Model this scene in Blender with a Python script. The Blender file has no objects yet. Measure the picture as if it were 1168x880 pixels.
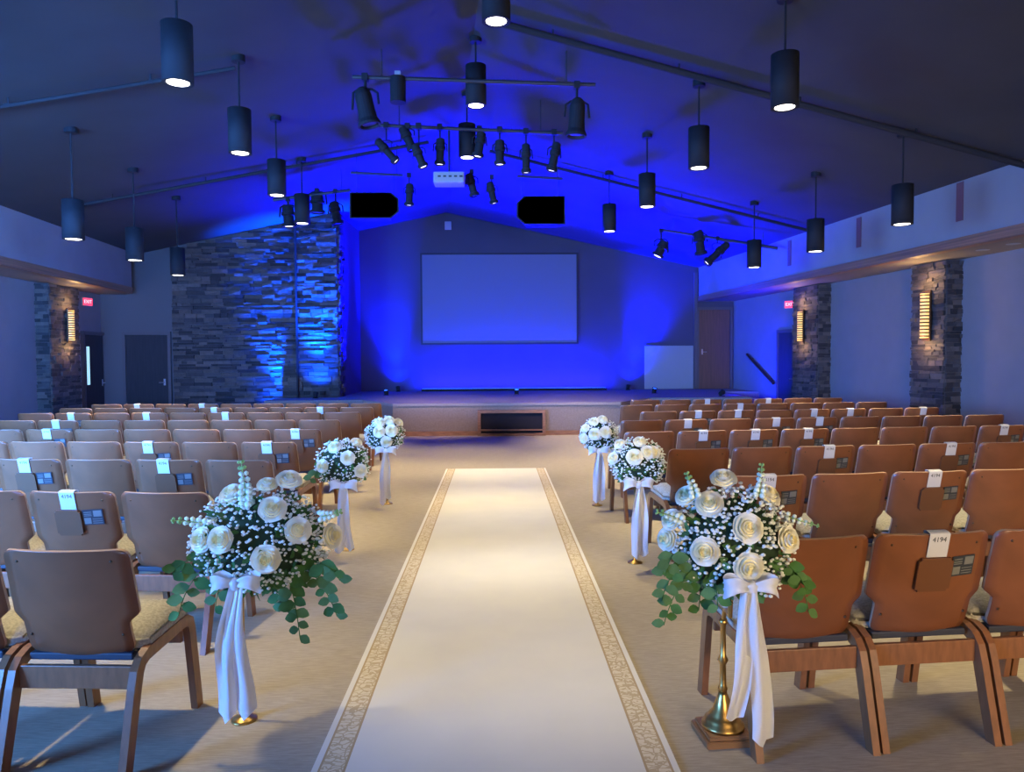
import bpy, bmesh, math, random
from mathutils import Vector, Matrix
random.seed(7)
S = bpy.context.scene
COL = S.collection
R_ = math.radians
F = 850.0
CAMH = 1.553
ALPHA = R_(5.43)                     # the room's long axis against the aisle runner's
# ---------------------------------------------------------------- camera
cd = bpy.data.cameras.new('camera'); cam = bpy.data.objects.new('camera', cd); COL.objects.link(cam)
cd.sensor_width = 36.0; cd.lens = F / 1168 * 36.0; cd.clip_end = 200
CM = Matrix.Translation((0, 0, CAMH)) @ Matrix.Rotation(R_(-1.21), 4, 'Z') @ Matrix.Rotation(R_(90 - 2.2), 4, 'X') @ Matrix.Rotation(R_(-0.35), 4, 'Z')
cam.matrix_world = CM
S.camera = cam
EYE = Vector((0, 0, CAMH))
def ray(px, py):
    return (CM.to_3x3() @ Vector(((px - 584) / F, (440 - py) / F, -1.0)))
def atY(px, py, Y):
    r = ray(px, py); return EYE + r * (Y / r.y)
def atH(px, py, h):
    r = ray(px, py); return EYE + r * ((h - CAMH) / r.z)
N_ = Vector((math.cos(ALPHA), math.sin(ALPHA), 0)); D_ = Vector((-math.sin(ALPHA), math.cos(ALPHA), 0))
def RW(u, s, h): return N_ * u + D_ * s + Vector((0, 0, h))
def atU(px, py, u):
    r = ray(px, py); return EYE + r * (u / r.dot(N_))
def us(p): return p.dot(N_), p.dot(D_)
RIDGE_U, RIDGE_H, SL, SR = 0.63, 5.5, 0.206, 0.22
def ceil_h(u): return RIDGE_H - (SL * (RIDGE_U - u) if u < RIDGE_U else SR * (u - RIDGE_U))
# ---------------------------------------------------------------- materials
def mat(name, col, rough=0.6, metal=0.0, emit=None, estr=0.0, noise=None, coat=0.0, sheen=0.0, bump=None, spec=None):
    m = bpy.data.materials.new(name); m.use_nodes = True
    nt = m.node_tree; b = nt.nodes['Principled BSDF']
    c4 = (*col, 1)
    b.inputs['Base Color'].default_value = c4
    b.inputs['Roughness'].default_value = rough; b.inputs['Metallic'].default_value = metal
    if spec is not None: b.inputs['Specular IOR Level'].default_value = spec
    if coat: b.inputs['Coat Weight'].default_value = coat; b.inputs['Coat Roughness'].default_value = 0.25
    if sheen: b.inputs['Sheen Weight'].default_value = sheen
    if emit: b.inputs['Emission Color'].default_value = (*emit, 1); b.inputs['Emission Strength'].default_value = estr
    if noise:                                    # (scale, amount, stretch xyz)
        sc, am, st = noise
        tc = nt.nodes.new('ShaderNodeTexCoord'); mp = nt.nodes.new('ShaderNodeMapping'); mp.inputs['Scale'].default_value = st
        nz = nt.nodes.new('ShaderNodeTexNoise'); nz.inputs['Scale'].default_value = sc; nz.inputs['Detail'].default_value = 4
        rp = nt.nodes.new('ShaderNodeValToRGB')
        rp.color_ramp.elements[0].position = 0.3; rp.color_ramp.elements[1].position = 0.7
        rp.color_ramp.elements[0].color = (*[c * (1 - am) for c in col], 1); rp.color_ramp.elements[1].color = (*[min(1, c * (1 + am)) for c in col], 1)
        nt.links.new(tc.outputs['Object'], mp.inputs['Vector']); nt.links.new(mp.outputs['Vector'], nz.inputs['Vector'])
        nt.links.new(nz.outputs['Fac'], rp.inputs['Fac']); nt.links.new(rp.outputs['Color'], b.inputs['Base Color'])
        if bump:
            bp = nt.nodes.new('ShaderNodeBump'); bp.inputs['Strength'].default_value = bump; bp.inputs['Distance'].default_value = 0.01
            nt.links.new(nz.outputs['Fac'], bp.inputs['Height']); nt.links.new(bp.outputs['Normal'], b.inputs['Normal'])
    return m
M = {}
M['ceiling'] = mat('ceiling_paint', (.031, .031, .037), .9, noise=(1.2, .12, (1, 1, 1)))
M['wall'] = mat('wall_paint', (.18, .165, .18), .85, noise=(3, .04, (1, 1, 1)))
M['bulk'] = mat('bulkhead_paint', (.21, .20, .225), .85, noise=(2, .04, (1, 1, 1)))
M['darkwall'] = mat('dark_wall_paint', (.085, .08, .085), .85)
M['backwall'] = mat('stage_wall_paint', (.05, .045, .075), .8, noise=(1.5, .05, (1, 1, 1)))
M['panel'] = mat('pale_panel', (.24, .24, .235), .8)
M['soffit'] = mat('soffit_paint', (.22, .19, .17), .8)
M['trimwood'] = mat('trim_wood', (.22, .11, .06), .5, noise=(6, .3, (1, .1, 6)))
M['wood'] = mat('chair_wood', (.180, .060, .023), .36, noise=(5, .12, (1.0, 6, 1.0)), coat=.25)
M['woodedge'] = mat('chair_frame_wood', (.22, .085, .033), .38, noise=(9, .18, (5, 5, 1.2)), coat=.2)
M['plyhighlight'] = mat('plywood_edge_highlight', (.46, .28, .17), .4)  # lighter plywood rim, the top-edge highlight put into its colour
M['pocket'] = mat('pocket_brown', (.135, .05, .019), .42)
M['fabric'] = mat('seat_fabric', (.44, .40, .32), .95, noise=(90, .25, (1, 1, 1)), bump=.3)
M['navy'] = mat('seat_shell', (.02, .022, .035), .6)
M['sticker'] = mat('sticker_dark', (.03, .035, .045), .35)
M['stickerpale'] = mat('sticker_pale', (.16, .16, .15), .5)
M['card'] = mat('card_paper', (.52, .51, .50), .7)
M['ink'] = mat('ink', (.03, .03, .03), .6)
M['black'] = mat('black_metal', (.011, .012, .016), .75, spec=.25)
M['bar'] = mat('black_pipe', (.02, .02, .025), .55)
M['pipe'] = mat('painted_pipe', (.022, .022, .026), .9, spec=.2)
M['lamp'] = mat('lamp_lens', (1, .95, .85), .4, emit=(1, .93, .80), estr=6)
M['glint'] = mat('fixture_lens', (.9, .9, .9), .2, emit=(1, .97, .9), estr=2.5)
M['bluelens'] = mat('blue_lens', (.1, .2, 1), .3, emit=(.02, .12, 1), estr=3)
M['door'] = mat('dark_door', (.018, .018, .022), .85, noise=(4, .2, (6, 6, .6)))
M['doorwood'] = mat('brown_door', (.11, .045, .03), .5, noise=(4, .2, (8, 8, .5)))
M['frame'] = mat('door_frame', (.07, .06, .065), .6)
M['chrome'] = mat('brushed_steel', (.6, .6, .6), .3, 1)
M['glassglow'] = mat('daylit_glass', (.5, .7, .75), .2, emit=(.45, .85, .95), estr=.9)
M['screen'] = mat('screen_white', (.13, .135, .17), .75)
M['screenframe'] = mat('screen_frame', (.01, .01, .014), .6)
M['stage'] = mat('stage_carpet', (.20, .185, .19), .95, noise=(60, .2, (1, 1, 1)))
M['stageface'] = mat('stage_fascia', (.17, .145, .13), .85, noise=(30, .12, (1, 1, 1)))
M['dark'] = mat('dark_void', (.006, .006, .012), .9)
M['amber'] = mat('amber_glass', (.9, .6, .2), .5, emit=(1, .55, .10), estr=1.0)
M['bronze'] = mat('bronze', (.10, .06, .035), .4, .8)
M['brass'] = mat('aged_brass', (.55, .34, .11), .32, 1.0)
M['brasswood'] = mat('dark_gilt_wood', (.30, .15, .06), .4, .3)
M['red'] = mat('exit_red', (.8, .05, .08), .4, emit=(1, .05, .12), estr=1.6)
M['redlit'] = mat('exit_letters', (1, .5, .5), .4, emit=(1, .45, .5), estr=2.2)
M['faded'] = mat('faded_red', (.15, .065, .085), .9)
M['grille'] = mat('speaker_cloth', (.05, .055, .07), .9)
M['projector'] = mat('projector_white', (.3, .3, .32), .5)
M['petal'] = mat('rose_petal', (.95, .92, .78), .6, sheen=.2)
M['petalin'] = mat('rose_heart', (.94, .86, .54), .6)
M['breath'] = mat('baby_breath_white', (.86, .88, .82), .7)
M['stock'] = mat('stock_floret', (.80, .86, .66), .7)
M['bud'] = mat('green_bud', (.30, .46, .13), .7)
M['leaf'] = mat('leaf_green', (.06, .16, .04), .75, noise=(12, .35, (1, 1, 1)), spec=.2)
M['euc'] = mat('eucalyptus_leaf', (.09, .19, .065), .8, noise=(9, .35, (1, 1, 1)), spec=.2)
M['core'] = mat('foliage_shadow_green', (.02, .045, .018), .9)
M['ribbon'] = mat('white_satin', (.84, .84, .85), .35, sheen=.3)
def two_sided_translucent(m, w=.3):
    nt = m.node_tree; b = nt.nodes['Principled BSDF']; out = nt.nodes['Material Output']
    t = nt.nodes.new('ShaderNodeBsdfTranslucent'); t.inputs['Color'].default_value = b.inputs['Base Color'].default_value
    mx = nt.nodes.new('ShaderNodeMixShader'); mx.inputs[0].default_value = w
    nt.links.new(b.outputs[0], mx.inputs[1]); nt.links.new(t.outputs[0], mx.inputs[2]); nt.links.new(mx.outputs[0], out.inputs[0])
two_sided_translucent(M['ribbon'], .25); two_sided_translucent(M['petal'], .12)

def stone_material():
    m = bpy.data.materials.new('ledge_stone'); m.use_nodes = True; nt = m.node_tree; b = nt.nodes['Principled BSDF']
    g = nt.nodes.new('ShaderNodeNewGeometry'); rp = nt.nodes.new('ShaderNodeValToRGB')
    e = rp.color_ramp.elements
    e[0].color = (.022, .02, .021, 1); e[1].color = (.15, .12, .105, 1)
    for p, c in ((.3, (.045, .038, .038)), (.55, (.08, .068, .068)), (.8, (.105, .08, .065))):
        x = e.new(p); x.color = (*c, 1)
    nt.links.new(g.outputs['Random Per Island'], rp.inputs['Fac'])
    tc = nt.nodes.new('ShaderNodeTexCoord'); nz = nt.nodes.new('ShaderNodeTexNoise'); nz.inputs['Scale'].default_value = 9; nz.inputs['Detail'].default_value = 6
    mx = nt.nodes.new('ShaderNodeMix'); mx.data_type = 'RGBA'; mx.blend_type = 'MULTIPLY'; mx.inputs[0].default_value = .55
    nt.links.new(tc.outputs['Object'], nz.inputs['Vector']); nt.links.new(rp.outputs['Color'], mx.inputs[6]); nt.links.new(nz.outputs['Fac'], mx.inputs[7])
    nt.links.new(mx.outputs[2], b.inputs['Base Color']); b.inputs['Roughness'].default_value = .85
    bp = nt.nodes.new('ShaderNodeBump'); bp.inputs['Strength'].default_value = .7; bp.inputs['Distance'].default_value = .03
    nt.links.new(nz.outputs['Fac'], bp.inputs['Height']); nt.links.new(bp.outputs['Normal'], b.inputs['Normal'])
    return m
M['stone'] = stone_material()

def carpet_material():
    m = bpy.data.materials.new('floor_carpet'); m.use_nodes = True; nt = m.node_tree; b = nt.nodes['Principled BSDF']
    tc = nt.nodes.new('ShaderNodeTexCoord'); mp = nt.nodes.new('ShaderNodeMapping'); mp.inputs['Scale'].default_value = (5.0, 62, 1)
    mp.inputs['Rotation'].default_value = (0, 0, R_(28))
    nz = nt.nodes.new('ShaderNodeTexNoise'); nz.inputs['Scale'].default_value = 2.2; nz.inputs['Detail'].default_value = 5; nz.inputs['Roughness'].default_value = .7
    rp = nt.nodes.new('ShaderNodeValToRGB'); rp.color_ramp.elements[0].position = .32; rp.color_ramp.elements[1].position = .68
    rp.color_ramp.elements[0].color = (.30, .245, .17, 1); rp.color_ramp.elements[1].color = (.47, .39, .275, 1)
    nt.links.new(tc.outputs['Object'], mp.inputs['Vector']); nt.links.new(mp.outputs['Vector'], nz.inputs['Vector'])
    nt.links.new(nz.outputs['Fac'], rp.inputs['Fac']); nt.links.new(rp.outputs['Color'], b.inputs['Base Color'])
    b.inputs['Roughness'].default_value = .95
    return m
M['carpet'] = carpet_material()

RX0, RX1, RY0, RY1 = -.705, .678, .6, 10.35
def runner_material():
    m = bpy.data.materials.new('runner_cloth'); m.use_nodes = True; nt = m.node_tree; b = nt.nodes['Principled BSDF']; L = nt.links.new
    tc = nt.nodes.new('ShaderNodeTexCoord'); sp = nt.nodes.new('ShaderNodeSeparateXYZ'); L(tc.outputs['Object'], sp.inputs[0])
    def mth(op, a, c=None):
        n = nt.nodes.new('ShaderNodeMath'); n.operation = op
        for i, v in enumerate((a, c)):
            if v is None: continue
            if isinstance(v, (int, float)): n.inputs[i].default_value = v
            else: L(v, n.inputs[i])
        return n.outputs[0]
    hw = (RX1 - RX0) / 2
    d = mth('SUBTRACT', hw, mth('ABSOLUTE', sp.outputs['X']))           # distance to the nearer long edge
    inb = mth('MULTIPLY', mth('GREATER_THAN', d, .024), mth('LESS_THAN', d, .128))
    line = mth('ADD', mth('MULTIPLY', mth('GREATER_THAN', d, .024), mth('LESS_THAN', d, .033)), mth('MULTIPLY', mth('GREATER_THAN', d, .118), mth('LESS_THAN', d, .128)))
    # scrolling damask: bands of a distorted wave with medallions
    mp = nt.nodes.new('ShaderNodeMapping'); mp.inputs['Scale'].default_value = (1, 1, 1); L(tc.outputs['Object'], mp.inputs['Vector'])
    vo = nt.nodes.new('ShaderNodeTexVoronoi'); vo.feature = 'DISTANCE_TO_EDGE'; vo.inputs['Scale'].default_value = 21; vo.inputs['Randomness'].default_value = .75
    wv = nt.nodes.new('ShaderNodeTexWave'); wv.wave_type = 'RINGS'; wv.inputs['Scale'].default_value = 9; wv.inputs['Distortion'].default_value = 9; wv.inputs['Detail'].default_value = 1.5; wv.inputs['Detail Scale'].default_value = 3
    L(mp.outputs[0], vo.inputs['Vector']); L(mp.outputs[0], wv.inputs['Vector'])
    pat = mth('MAXIMUM', mth('LESS_THAN', vo.outputs['Distance'], .055), mth('GREATER_THAN', wv.outputs['Fac'], .82))
    dark = mth('MAXIMUM', mth('MULTIPLY', mth('MULTIPLY', pat, inb), .75), line)
    def mix(f, a, c):
        n = nt.nodes.new('ShaderNodeMix'); n.data_type = 'RGBA'; L(f, n.inputs[0])
        for i, v in ((6, a), (7, c)):
            if isinstance(v, tuple): n.inputs[i].default_value = (*v, 1)
            else: L(v, n.inputs[i])
        return n.outputs[2]
    nz = nt.nodes.new('ShaderNodeTexNoise'); nz.inputs['Scale'].default_value = 3; nz.inputs['Detail'].default_value = 3
    L(tc.outputs['Object'], nz.inputs['Vector'])
    base = mix(nz.outputs['Fac'], (.68, .64, .54), (.78, .735, .62))
    c = mix(inb, base, (.70, .60, .40)); c = mix(dark, c, (.44, .31, .15))
    L(c, b.inputs['Base Color']); b.inputs['Roughness'].default_value = .8
    return m
M['runner'] = runner_material()

# ---------------------------------------------------------------- mesh helpers
def tag(o, label=None, cat=None, group=None, kind=None):
    if label: o['label'] = label
    if cat: o['category'] = cat
    if group: o['group'] = group
    if kind: o['kind'] = kind
    return o
def thing(name, label, cat, loc=(0, 0, 0), rz=0, group=None):
    o = bpy.data.objects.new(name, None); COL.objects.link(o); o.location = loc; o.rotation_euler = (0, 0, rz); o.empty_display_size = .1
    return tag(o, label, cat, group)
def obj(name, bm, m, parent=None, smooth=False, loc=None, rot=None):
    me = bpy.data.meshes.new(name)
    bmesh.ops.recalc_face_normals(bm, faces=bm.faces[:]); bm.to_mesh(me); bm.free()
    for x in (m if isinstance(m, (list, tuple)) else [m]): me.materials.append(x)
    if smooth:
        for p in me.polygons: p.use_smooth = True
    o = bpy.data.objects.new(name, me); COL.objects.link(o)
    if parent: o.parent = parent
    if loc is not None: o.location = loc
    if rot is not None: o.rotation_euler = rot
    return o
def struct(name, bm, m, parent=None, **k):
    o = obj(name, bm, m, parent, **k)
    if not parent: o['kind'] = 'structure'
    return o
def box(bm, x0, x1, y0, y1, z0, z1, mtx=None, mi=0):
    vs = [bm.verts.new(Vector((x, y, z)) if mtx is None else mtx @ Vector((x, y, z))) for x in (x0, x1) for y in (y0, y1) for z in (z0, z1)]
    fs = [bm.faces.new([vs[i] for i in f]) for f in ((0, 1, 3, 2), (4, 6, 7, 5), (0, 4, 5, 1), (2, 3, 7, 6), (0, 2, 6, 4), (1, 5, 7, 3))]
    for f in fs: f.material_index = mi
    return vs
def bm_box(*a, bev=0, seg=2, **k):
    bm = bmesh.new(); box(bm, *a, **k)
    if bev: bmesh.ops.bevel(bm, geom=bm.edges[:], offset=bev, segments=seg, affect='EDGES', profile=.5)
    return bm
def lathe(bm, prof, n=20, mtx=None, mi=0, caps=True):
    rings = []
    for r, z in prof:
        ring = []
        for i in range(n):
            a = 2 * math.pi * i / n; p = Vector((r * math.cos(a), r * math.sin(a), z)); ring.append(bm.verts.new(mtx @ p if mtx else p))
        rings.append(ring)
    for a, c in zip(rings, rings[1:]):
        for i in range(n):
            f = bm.faces.new((a[i], a[(i + 1) % n], c[(i + 1) % n], c[i])); f.material_index = mi
    if caps:
        f = bm.faces.new(rings[0]); f.material_index = mi; f = bm.faces.new(rings[-1]); f.material_index = mi
def tube(bm, pts, r, n=8, mi=0):
    pts = [Vector(p) for p in pts]; rings = []
    for i, p in enumerate(pts):
        t = (pts[min(i + 1, len(pts) - 1)] - pts[max(i - 1, 0)]).normalized()
        a = t.cross(Vector((0, 0, 1)));  a = t.cross(Vector((1, 0, 0))) if a.length < .05 else a
        a.normalize(); b = t.cross(a)
        rr = r[i] if isinstance(r, (list, tuple)) else r
        rings.append([bm.verts.new(p + a * rr * math.cos(2 * math.pi * k / n) + b * rr * math.sin(2 * math.pi * k / n)) for k in range(n)])
    for a, c in zip(rings, rings[1:]):
        for k in range(n):
            f = bm.faces.new((a[k], a[(k + 1) % n], c[(k + 1) % n], c[k])); f.material_index = mi
    for rg in (rings[0], rings[-1]):
        f = bm.faces.new(rg); f.material_index = mi
def prism(bm, poly, z0, z1, mi=0):
    a = [bm.verts.new((x, y, z0)) for x, y in poly]; b = [bm.verts.new((x, y, z1)) for x, y in poly]
    bm.faces.new(a).material_index = mi; bm.faces.new(b).material_index = mi
    n = len(poly)
    for i in range(n): bm.faces.new((a[i], a[(i + 1) % n], b[(i + 1) % n], b[i])).material_index = mi
def hexa(bm, P, mi=0):              # P: four points of one face then the four opposite ones
    v = [bm.verts.new(p) for p in P]
    for f in ((0, 1, 2, 3), (4, 5, 6, 7), (0, 1, 5, 4), (1, 2, 6, 5), (2, 3, 7, 6), (3, 0, 4, 7)): bm.faces.new([v[i] for i in f]).material_index = mi
def text_obj(name, body, size, m, parent, loc, rot, ext=.0006):
    c = bpy.data.curves.new(name, 'FONT'); c.body = body; c.size = size; c.align_x = 'CENTER'; c.align_y = 'CENTER'; c.extrude = ext
    tmp = bpy.data.objects.new('tmp', c); me = bpy.data.meshes.new_from_object(tmp); bpy.data.objects.remove(tmp); me.materials.clear(); me.materials.append(m)
    o = bpy.data.objects.new(name, me); COL.objects.link(o); o.parent = parent; o.location = loc; o.rotation_euler = rot
    return o
def copy_tree(o, parent=None):
    c = o.copy(); COL.objects.link(c); c.parent = parent
    for ch in list(o.children): copy_tree(ch, c)
    return c
def light(name, kind, loc, energy, color, parent=None, target=None, **k):
    l = bpy.data.lights.new(name, kind); l.energy = energy; l.color = color
    for a, v in k.items(): setattr(l, a, v)
    o = bpy.data.objects.new(name, l); COL.objects.link(o); o.location = loc
    if target is not None: o.rotation_euler = (Vector(target) - Vector(loc)).to_track_quat('-Z', 'Y').to_euler()
    return o
ROOM = Matrix.Rotation(ALPHA, 4, 'Z')        # local (u, s, h) to world

# ---------------------------------------------------------------- the shell
S0, S1 = -3.0, 24.0
UB_L, UB_R, UW_L, UW_R = -6.64, 7.5, -7.5, 8.47
HB, HSOF = 3.2, 3.06
YB, YS = 20.5, 17.5                          # stage back wall, stone wall
bm = bmesh.new(); box(bm, -14, 14, -3.5, 24, -.2, 0); struct('floor', bm, M['carpet'])
bm = bmesh.new()
for u0, u1 in ((UB_L - .2, RIDGE_U), (RIDGE_U, UB_R + .2)):
    h0, h1 = ceil_h(u0), ceil_h(u1)
    hexa(bm, [(u0, S0, h0), (u0, S1, h0), (u0, S1, h0 + .2), (u0, S0, h0 + .2), (u1, S0, h1), (u1, S1, h1), (u1, S1, h1 + .2), (u1, S0, h1 + .2)])
o = struct('ceiling', bm, M['ceiling']); o.rotation_euler.z = ALPHA
sB = 24
def roombox(name, u0, u1, s0, s1, h0, h1, m):
    o = struct(name, bm_box(u0, u1, s0, s1, h0, h1), m); o.rotation_euler.z = ALPHA; return o
roombox('wall_left_bulkhead', UB_L - .14, UB_L, S0, 18.0, HB, ceil_h(UB_L) + .03, M['bulk'])
roombox('wall_right_bulkhead', UB_R, UB_R + .14, S0, 22.0, HB, ceil_h(UB_R) + .03, M['bulk'])
roombox('trim_1', UB_L - .16, UB_L + .02, S0, 18.0, HB - .14, HB, M['trimwood'])
roombox('trim_2', UB_R - .02, UB_R + .16, S0, 22.0, HB - .14, HB, M['trimwood'])
roombox('ceiling_soffit_left', UW_L - .1, UB_L - .16, S0, 18.2, HSOF, HSOF + .12, M['soffit'])
roombox('ceiling_soffit_right', UB_R + .16, UW_R + .1, S0, 22.0, HSOF, HSOF + .12, M['soffit'])
o = struct('wall_right', (lambda b: (box(b, UW_R, UW_R + .15, 5.6, 23.0, 0, HSOF), box(b, UW_R, UW_R + .15, S0, 5.6, 0, .7), box(b, UW_R, UW_R + .15, S0, 5.6, 2.7, HSOF),
     box(b, UW_R, UW_R + .15, S0, -1.8, .7, 2.7), box(b, UW_R, UW_R + .15, 1.5, 1.9, .7, 2.7), b)[-1])(bmesh.new()), M['wall']); o.rotation_euler.z = ALPHA
# left wall, unseen window openings beside and behind the camera for blue fill
o = struct('wall_left', (lambda b: (box(b, UW_L - .15, UW_L, 5.6, 18.5, 0, HSOF), box(b, UW_L - .15, UW_L, S0, 5.6, 0, .7), box(b, UW_L - .15, UW_L, S0, 5.6, 2.7, HSOF),
     box(b, UW_L - .15, UW_L, S0, -1.8, .7, 2.7), box(b, UW_L - .15, UW_L, 1.5, 1.9, .7, 2.7), b)[-1])(bmesh.new()), M['wall']); o.rotation_euler.z = ALPHA
# gable wall behind the stage
def gable(name, X0, X1, Y, th, m, h0=0, n=24, hmax=None):
    bm = bmesh.new(); top = []
    uR = RIDGE_U; xr = (uR - Y * math.sin(ALPHA)) / math.cos(ALPHA)
    xs = sorted(set([X0, X1] + ([xr] if X0 < xr < X1 else [])))
    pts = [(X0, h0)] + [(X1, h0)] + [(x, min(hmax or 99, ceil_h(x * math.cos(ALPHA) + Y * math.sin(ALPHA)) + .05)) for x in reversed(xs)]
    a = [bm.verts.new((x, Y, z)) for x, z in pts]; b = [bm.verts.new((x, Y + th, z)) for x, z in pts]
    bm.faces.new(a); bm.faces.new(b)
    for i in range(len(pts)): bm.faces.new((a[i], a[(i + 1) % len(pts)], b[(i + 1) % len(pts)], b[i]))
    return struct(name, bm, m)
XE = atY(793, 400, YB).x
gable('wall_back', -6.0, 8.6, YB, .2, M['backwall'])
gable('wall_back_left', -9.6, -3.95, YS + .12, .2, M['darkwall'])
XSL, XSR = atY(196, 400, YS).x, atY(385, 400, YS).x
roombox_y = bm_box(XSR - .35, XSR, YS + .1, YB, 0, 5.02); struct('wall_stage_left', roombox_y, M['backwall'])

def stones(bm, w, htop, seed, dmin=.015, dmax=.075, hmin=.055, hmax=.13, lmin=.16, lmax=.55):
    """courses of ledge stone in a local frame: x along, z up, faces out towards -y"""
    rnd = random.Random(seed); z = 0
    while z < (htop(w / 2) if callable(htop) else htop) + 1:
        hc = rnd.uniform(hmin, hmax); x = -rnd.uniform(0, .2)
        while x < w:
            l = rnd.uniform(lmin, lmax); x0, x1 = max(0, x), min(w, x + l)
            if x1 - x0 > .03:
                lim = min(htop(x0), htop(x1)) if callable(htop) else htop
                z1 = min(z + hc - .006, lim)
                if z1 - z > .02:
                    d = rnd.uniform(dmin, dmax); j = [rnd.uniform(-.008, .008) for _ in range(4)]
                    vs = box(bm, x0 + .003, x1 - .003, -d, .02, z, z1)
                    for v in vs:
                        if v.co.y < 0: v.co.y += rnd.uniform(-.012, .012); v.co.x += rnd.uniform(-.004, .004); v.co.z += rnd.uniform(-.005, .005)
            x += l
        z += hc
bm = bmesh.new()
stones(bm, XSR - XSL, lambda x: ceil_h((XSL + x) * math.cos(ALPHA) + YS * math.sin(ALPHA)) - .005, 3, .012, .075, .035, .10, .12, .5)
o = struct('wall_stone', bm, M['stone']); o.location = (XSL, YS + .1, 0)
# return edge of the stone wall towards the stage
bm = bmesh.new(); stones(bm, .6, 4.9, 5); o = struct('wall_stone_return', bm, M['stone']); o.location = (XSR + .0, YS + .1, 0); o.rotation_euler.z = R_(90)
# stone pilasters along the side walls
def pilaster(name, s0, s1, uface, uwall, seed):
    side = 1 if uwall > 0 else -1
    dp = abs(uwall - uface)
    core = bmesh.new(); box(core, min(uface, uwall), max(uface, uwall), s0, s1, 0, HSOF - .01)
    o = struct(name, core, M['stone']); o.rotation_euler.z = ALPHA
    b = bmesh.new(); stones(b, s1 - s0, HSOF - .02, seed, .01, .04, .04, .09, .12, .42)
    # face towards the room
    mt = Matrix.Translation((uface, s1 if side > 0 else s0, 0)) @ Matrix.Rotation(R_(-90 if side > 0 else 90), 4, 'Z')
    for v in b.verts: v.co = mt @ v.co
    f = obj('stone_facing', b, M['stone'], o)
    b = bmesh.new(); stones(b, dp, HSOF - .02, seed + 1, .01, .035, .04, .09, .1, .3)
    mt = Matrix.Translation((min(uface, uwall), s0, 0))
    for v in b.verts: v.co = mt @ v.co
    obj('stone_facing', b, M['stone'], o)
    return o
pR2 = (us(atU(1078, 400, 8.2))[1], us(atU(1040, 400, 8.2))[1]); pR1 = (us(atU(933, 400, 8.2))[1], us(atU(905, 400, 8.2))[1])
pL = (us(atU(57, 400, -7.25))[1], us(atU(90, 400, -7.25))[1])
pilaster('wall_pilaster_right', pR2[0], pR2[1], 8.2, UW_R, 21)
pilaster('wall_pilaster_right.001', pR1[0], pR1[1], 8.2, UW_R, 31)
pilaster('wall_pilaster_left', pL[0], pL[1], -7.25, UW_L, 41)
# gable wall trim and the pale lower panel at the stage's right
bm = bm_box(XE - .05, XE + .05, YB - .06, YB, .65, 3.85); struct('trim_3', bm, M['frame'])
p0, p1 = atY(735, 445, YB), atY(787, 394, YB)
struct('wall_back_panel', bm_box(p0.x, XE - .06, YB - .03, YB, .66, p1.z), M['panel'])
o = struct('trim_4', bm_box(-.02, .02, -.02, .02, 0, 4.6), M['pipe']); o.location = (atY(339, 400, YS).x, YS - .01, .05)   # conduit down the stone

# ---------------------------------------------------------------- doors
def door(name, w, h, leaf, mtx, glass=None, handle=1, double=False):
    b = bmesh.new()
    for x0, x1, z0, z1 in ((-w / 2 - .07, -w / 2, 0, h + .07), (w / 2, w / 2 + .07, 0, h + .07), (-w / 2, w / 2, h, h + .07)): box(b, x0, x1, -.07, .0, z0, z1)
    o = struct(name, b, M['frame']); o.matrix_world = mtx
    lf = [(-w / 2 + .005, -.005), (.005, w / 2 - .005)] if double else [(-w / 2 + .005, w / 2 - .005)]
    for a, c in lf:
        d = obj('door_leaf', bm_box(a, c, -.045, -.004, .01, h - .005, bev=.003, seg=1), leaf, o)
        if glass: obj('vision_glass', bm_box(*glass[:2], -.052, -.044, *glass[2:]), M['glassglow'], d)
    b = bmesh.new(); hx = handle * (w / 2 - .09) if not double else .07
    tube(b, [(hx, -.045, 1.02), (hx, -.10, 1.02), (hx - handle * .11, -.10, 1.02)], .011, 8); box(b, hx - .022, hx + .022, -.052, -.045, .95, 1.1)
    obj('door_handle', b, M['chrome'], o)
    return o
def mtx_back(X, Y, z=0): return Matrix.Translation((X, Y, z))
def mtx_side(u, s, side, z=0):
    return Matrix.Translation(RW(u, s, z)) @ Matrix.Rotation(ALPHA + R_(-90 if side > 0 else 90), 4, 'Z')
a, c = atY(142, 420, YS + .1), atY(195, 420, YS + .1)
door('door_1', c.x - a.x - .1, 2.13, M['door'], mtx_back((a.x + c.x) / 2, YS + .12), handle=1)
s0, s1 = us(atU(93, 420, UW_L))[1], us(atU(117, 420, UW_L))[1]
door('door_2', min(1.0, s1 - s0 - .1), 2.12, M['door'], mtx_side(UW_L, (s0 + s1) / 2, -1), glass=(-.38, -.25, 1.0, 1.85))
a, c = atY(793, 420, YB), atY(833, 420, YB)
door('door_3', .86, 2.18, M['doorwood'], mtx_back((a.x + c.x) / 2 + .03, YB, .65), handle=-1)
s0, s1 = us(atU(905, 420, UW_R))[1], us(atU(890, 420, UW_R))[1]
door('door_4', .85, 2.1, M['door'], mtx_side(UW_R, (s0 + s1) / 2 - .1, 1))

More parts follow.
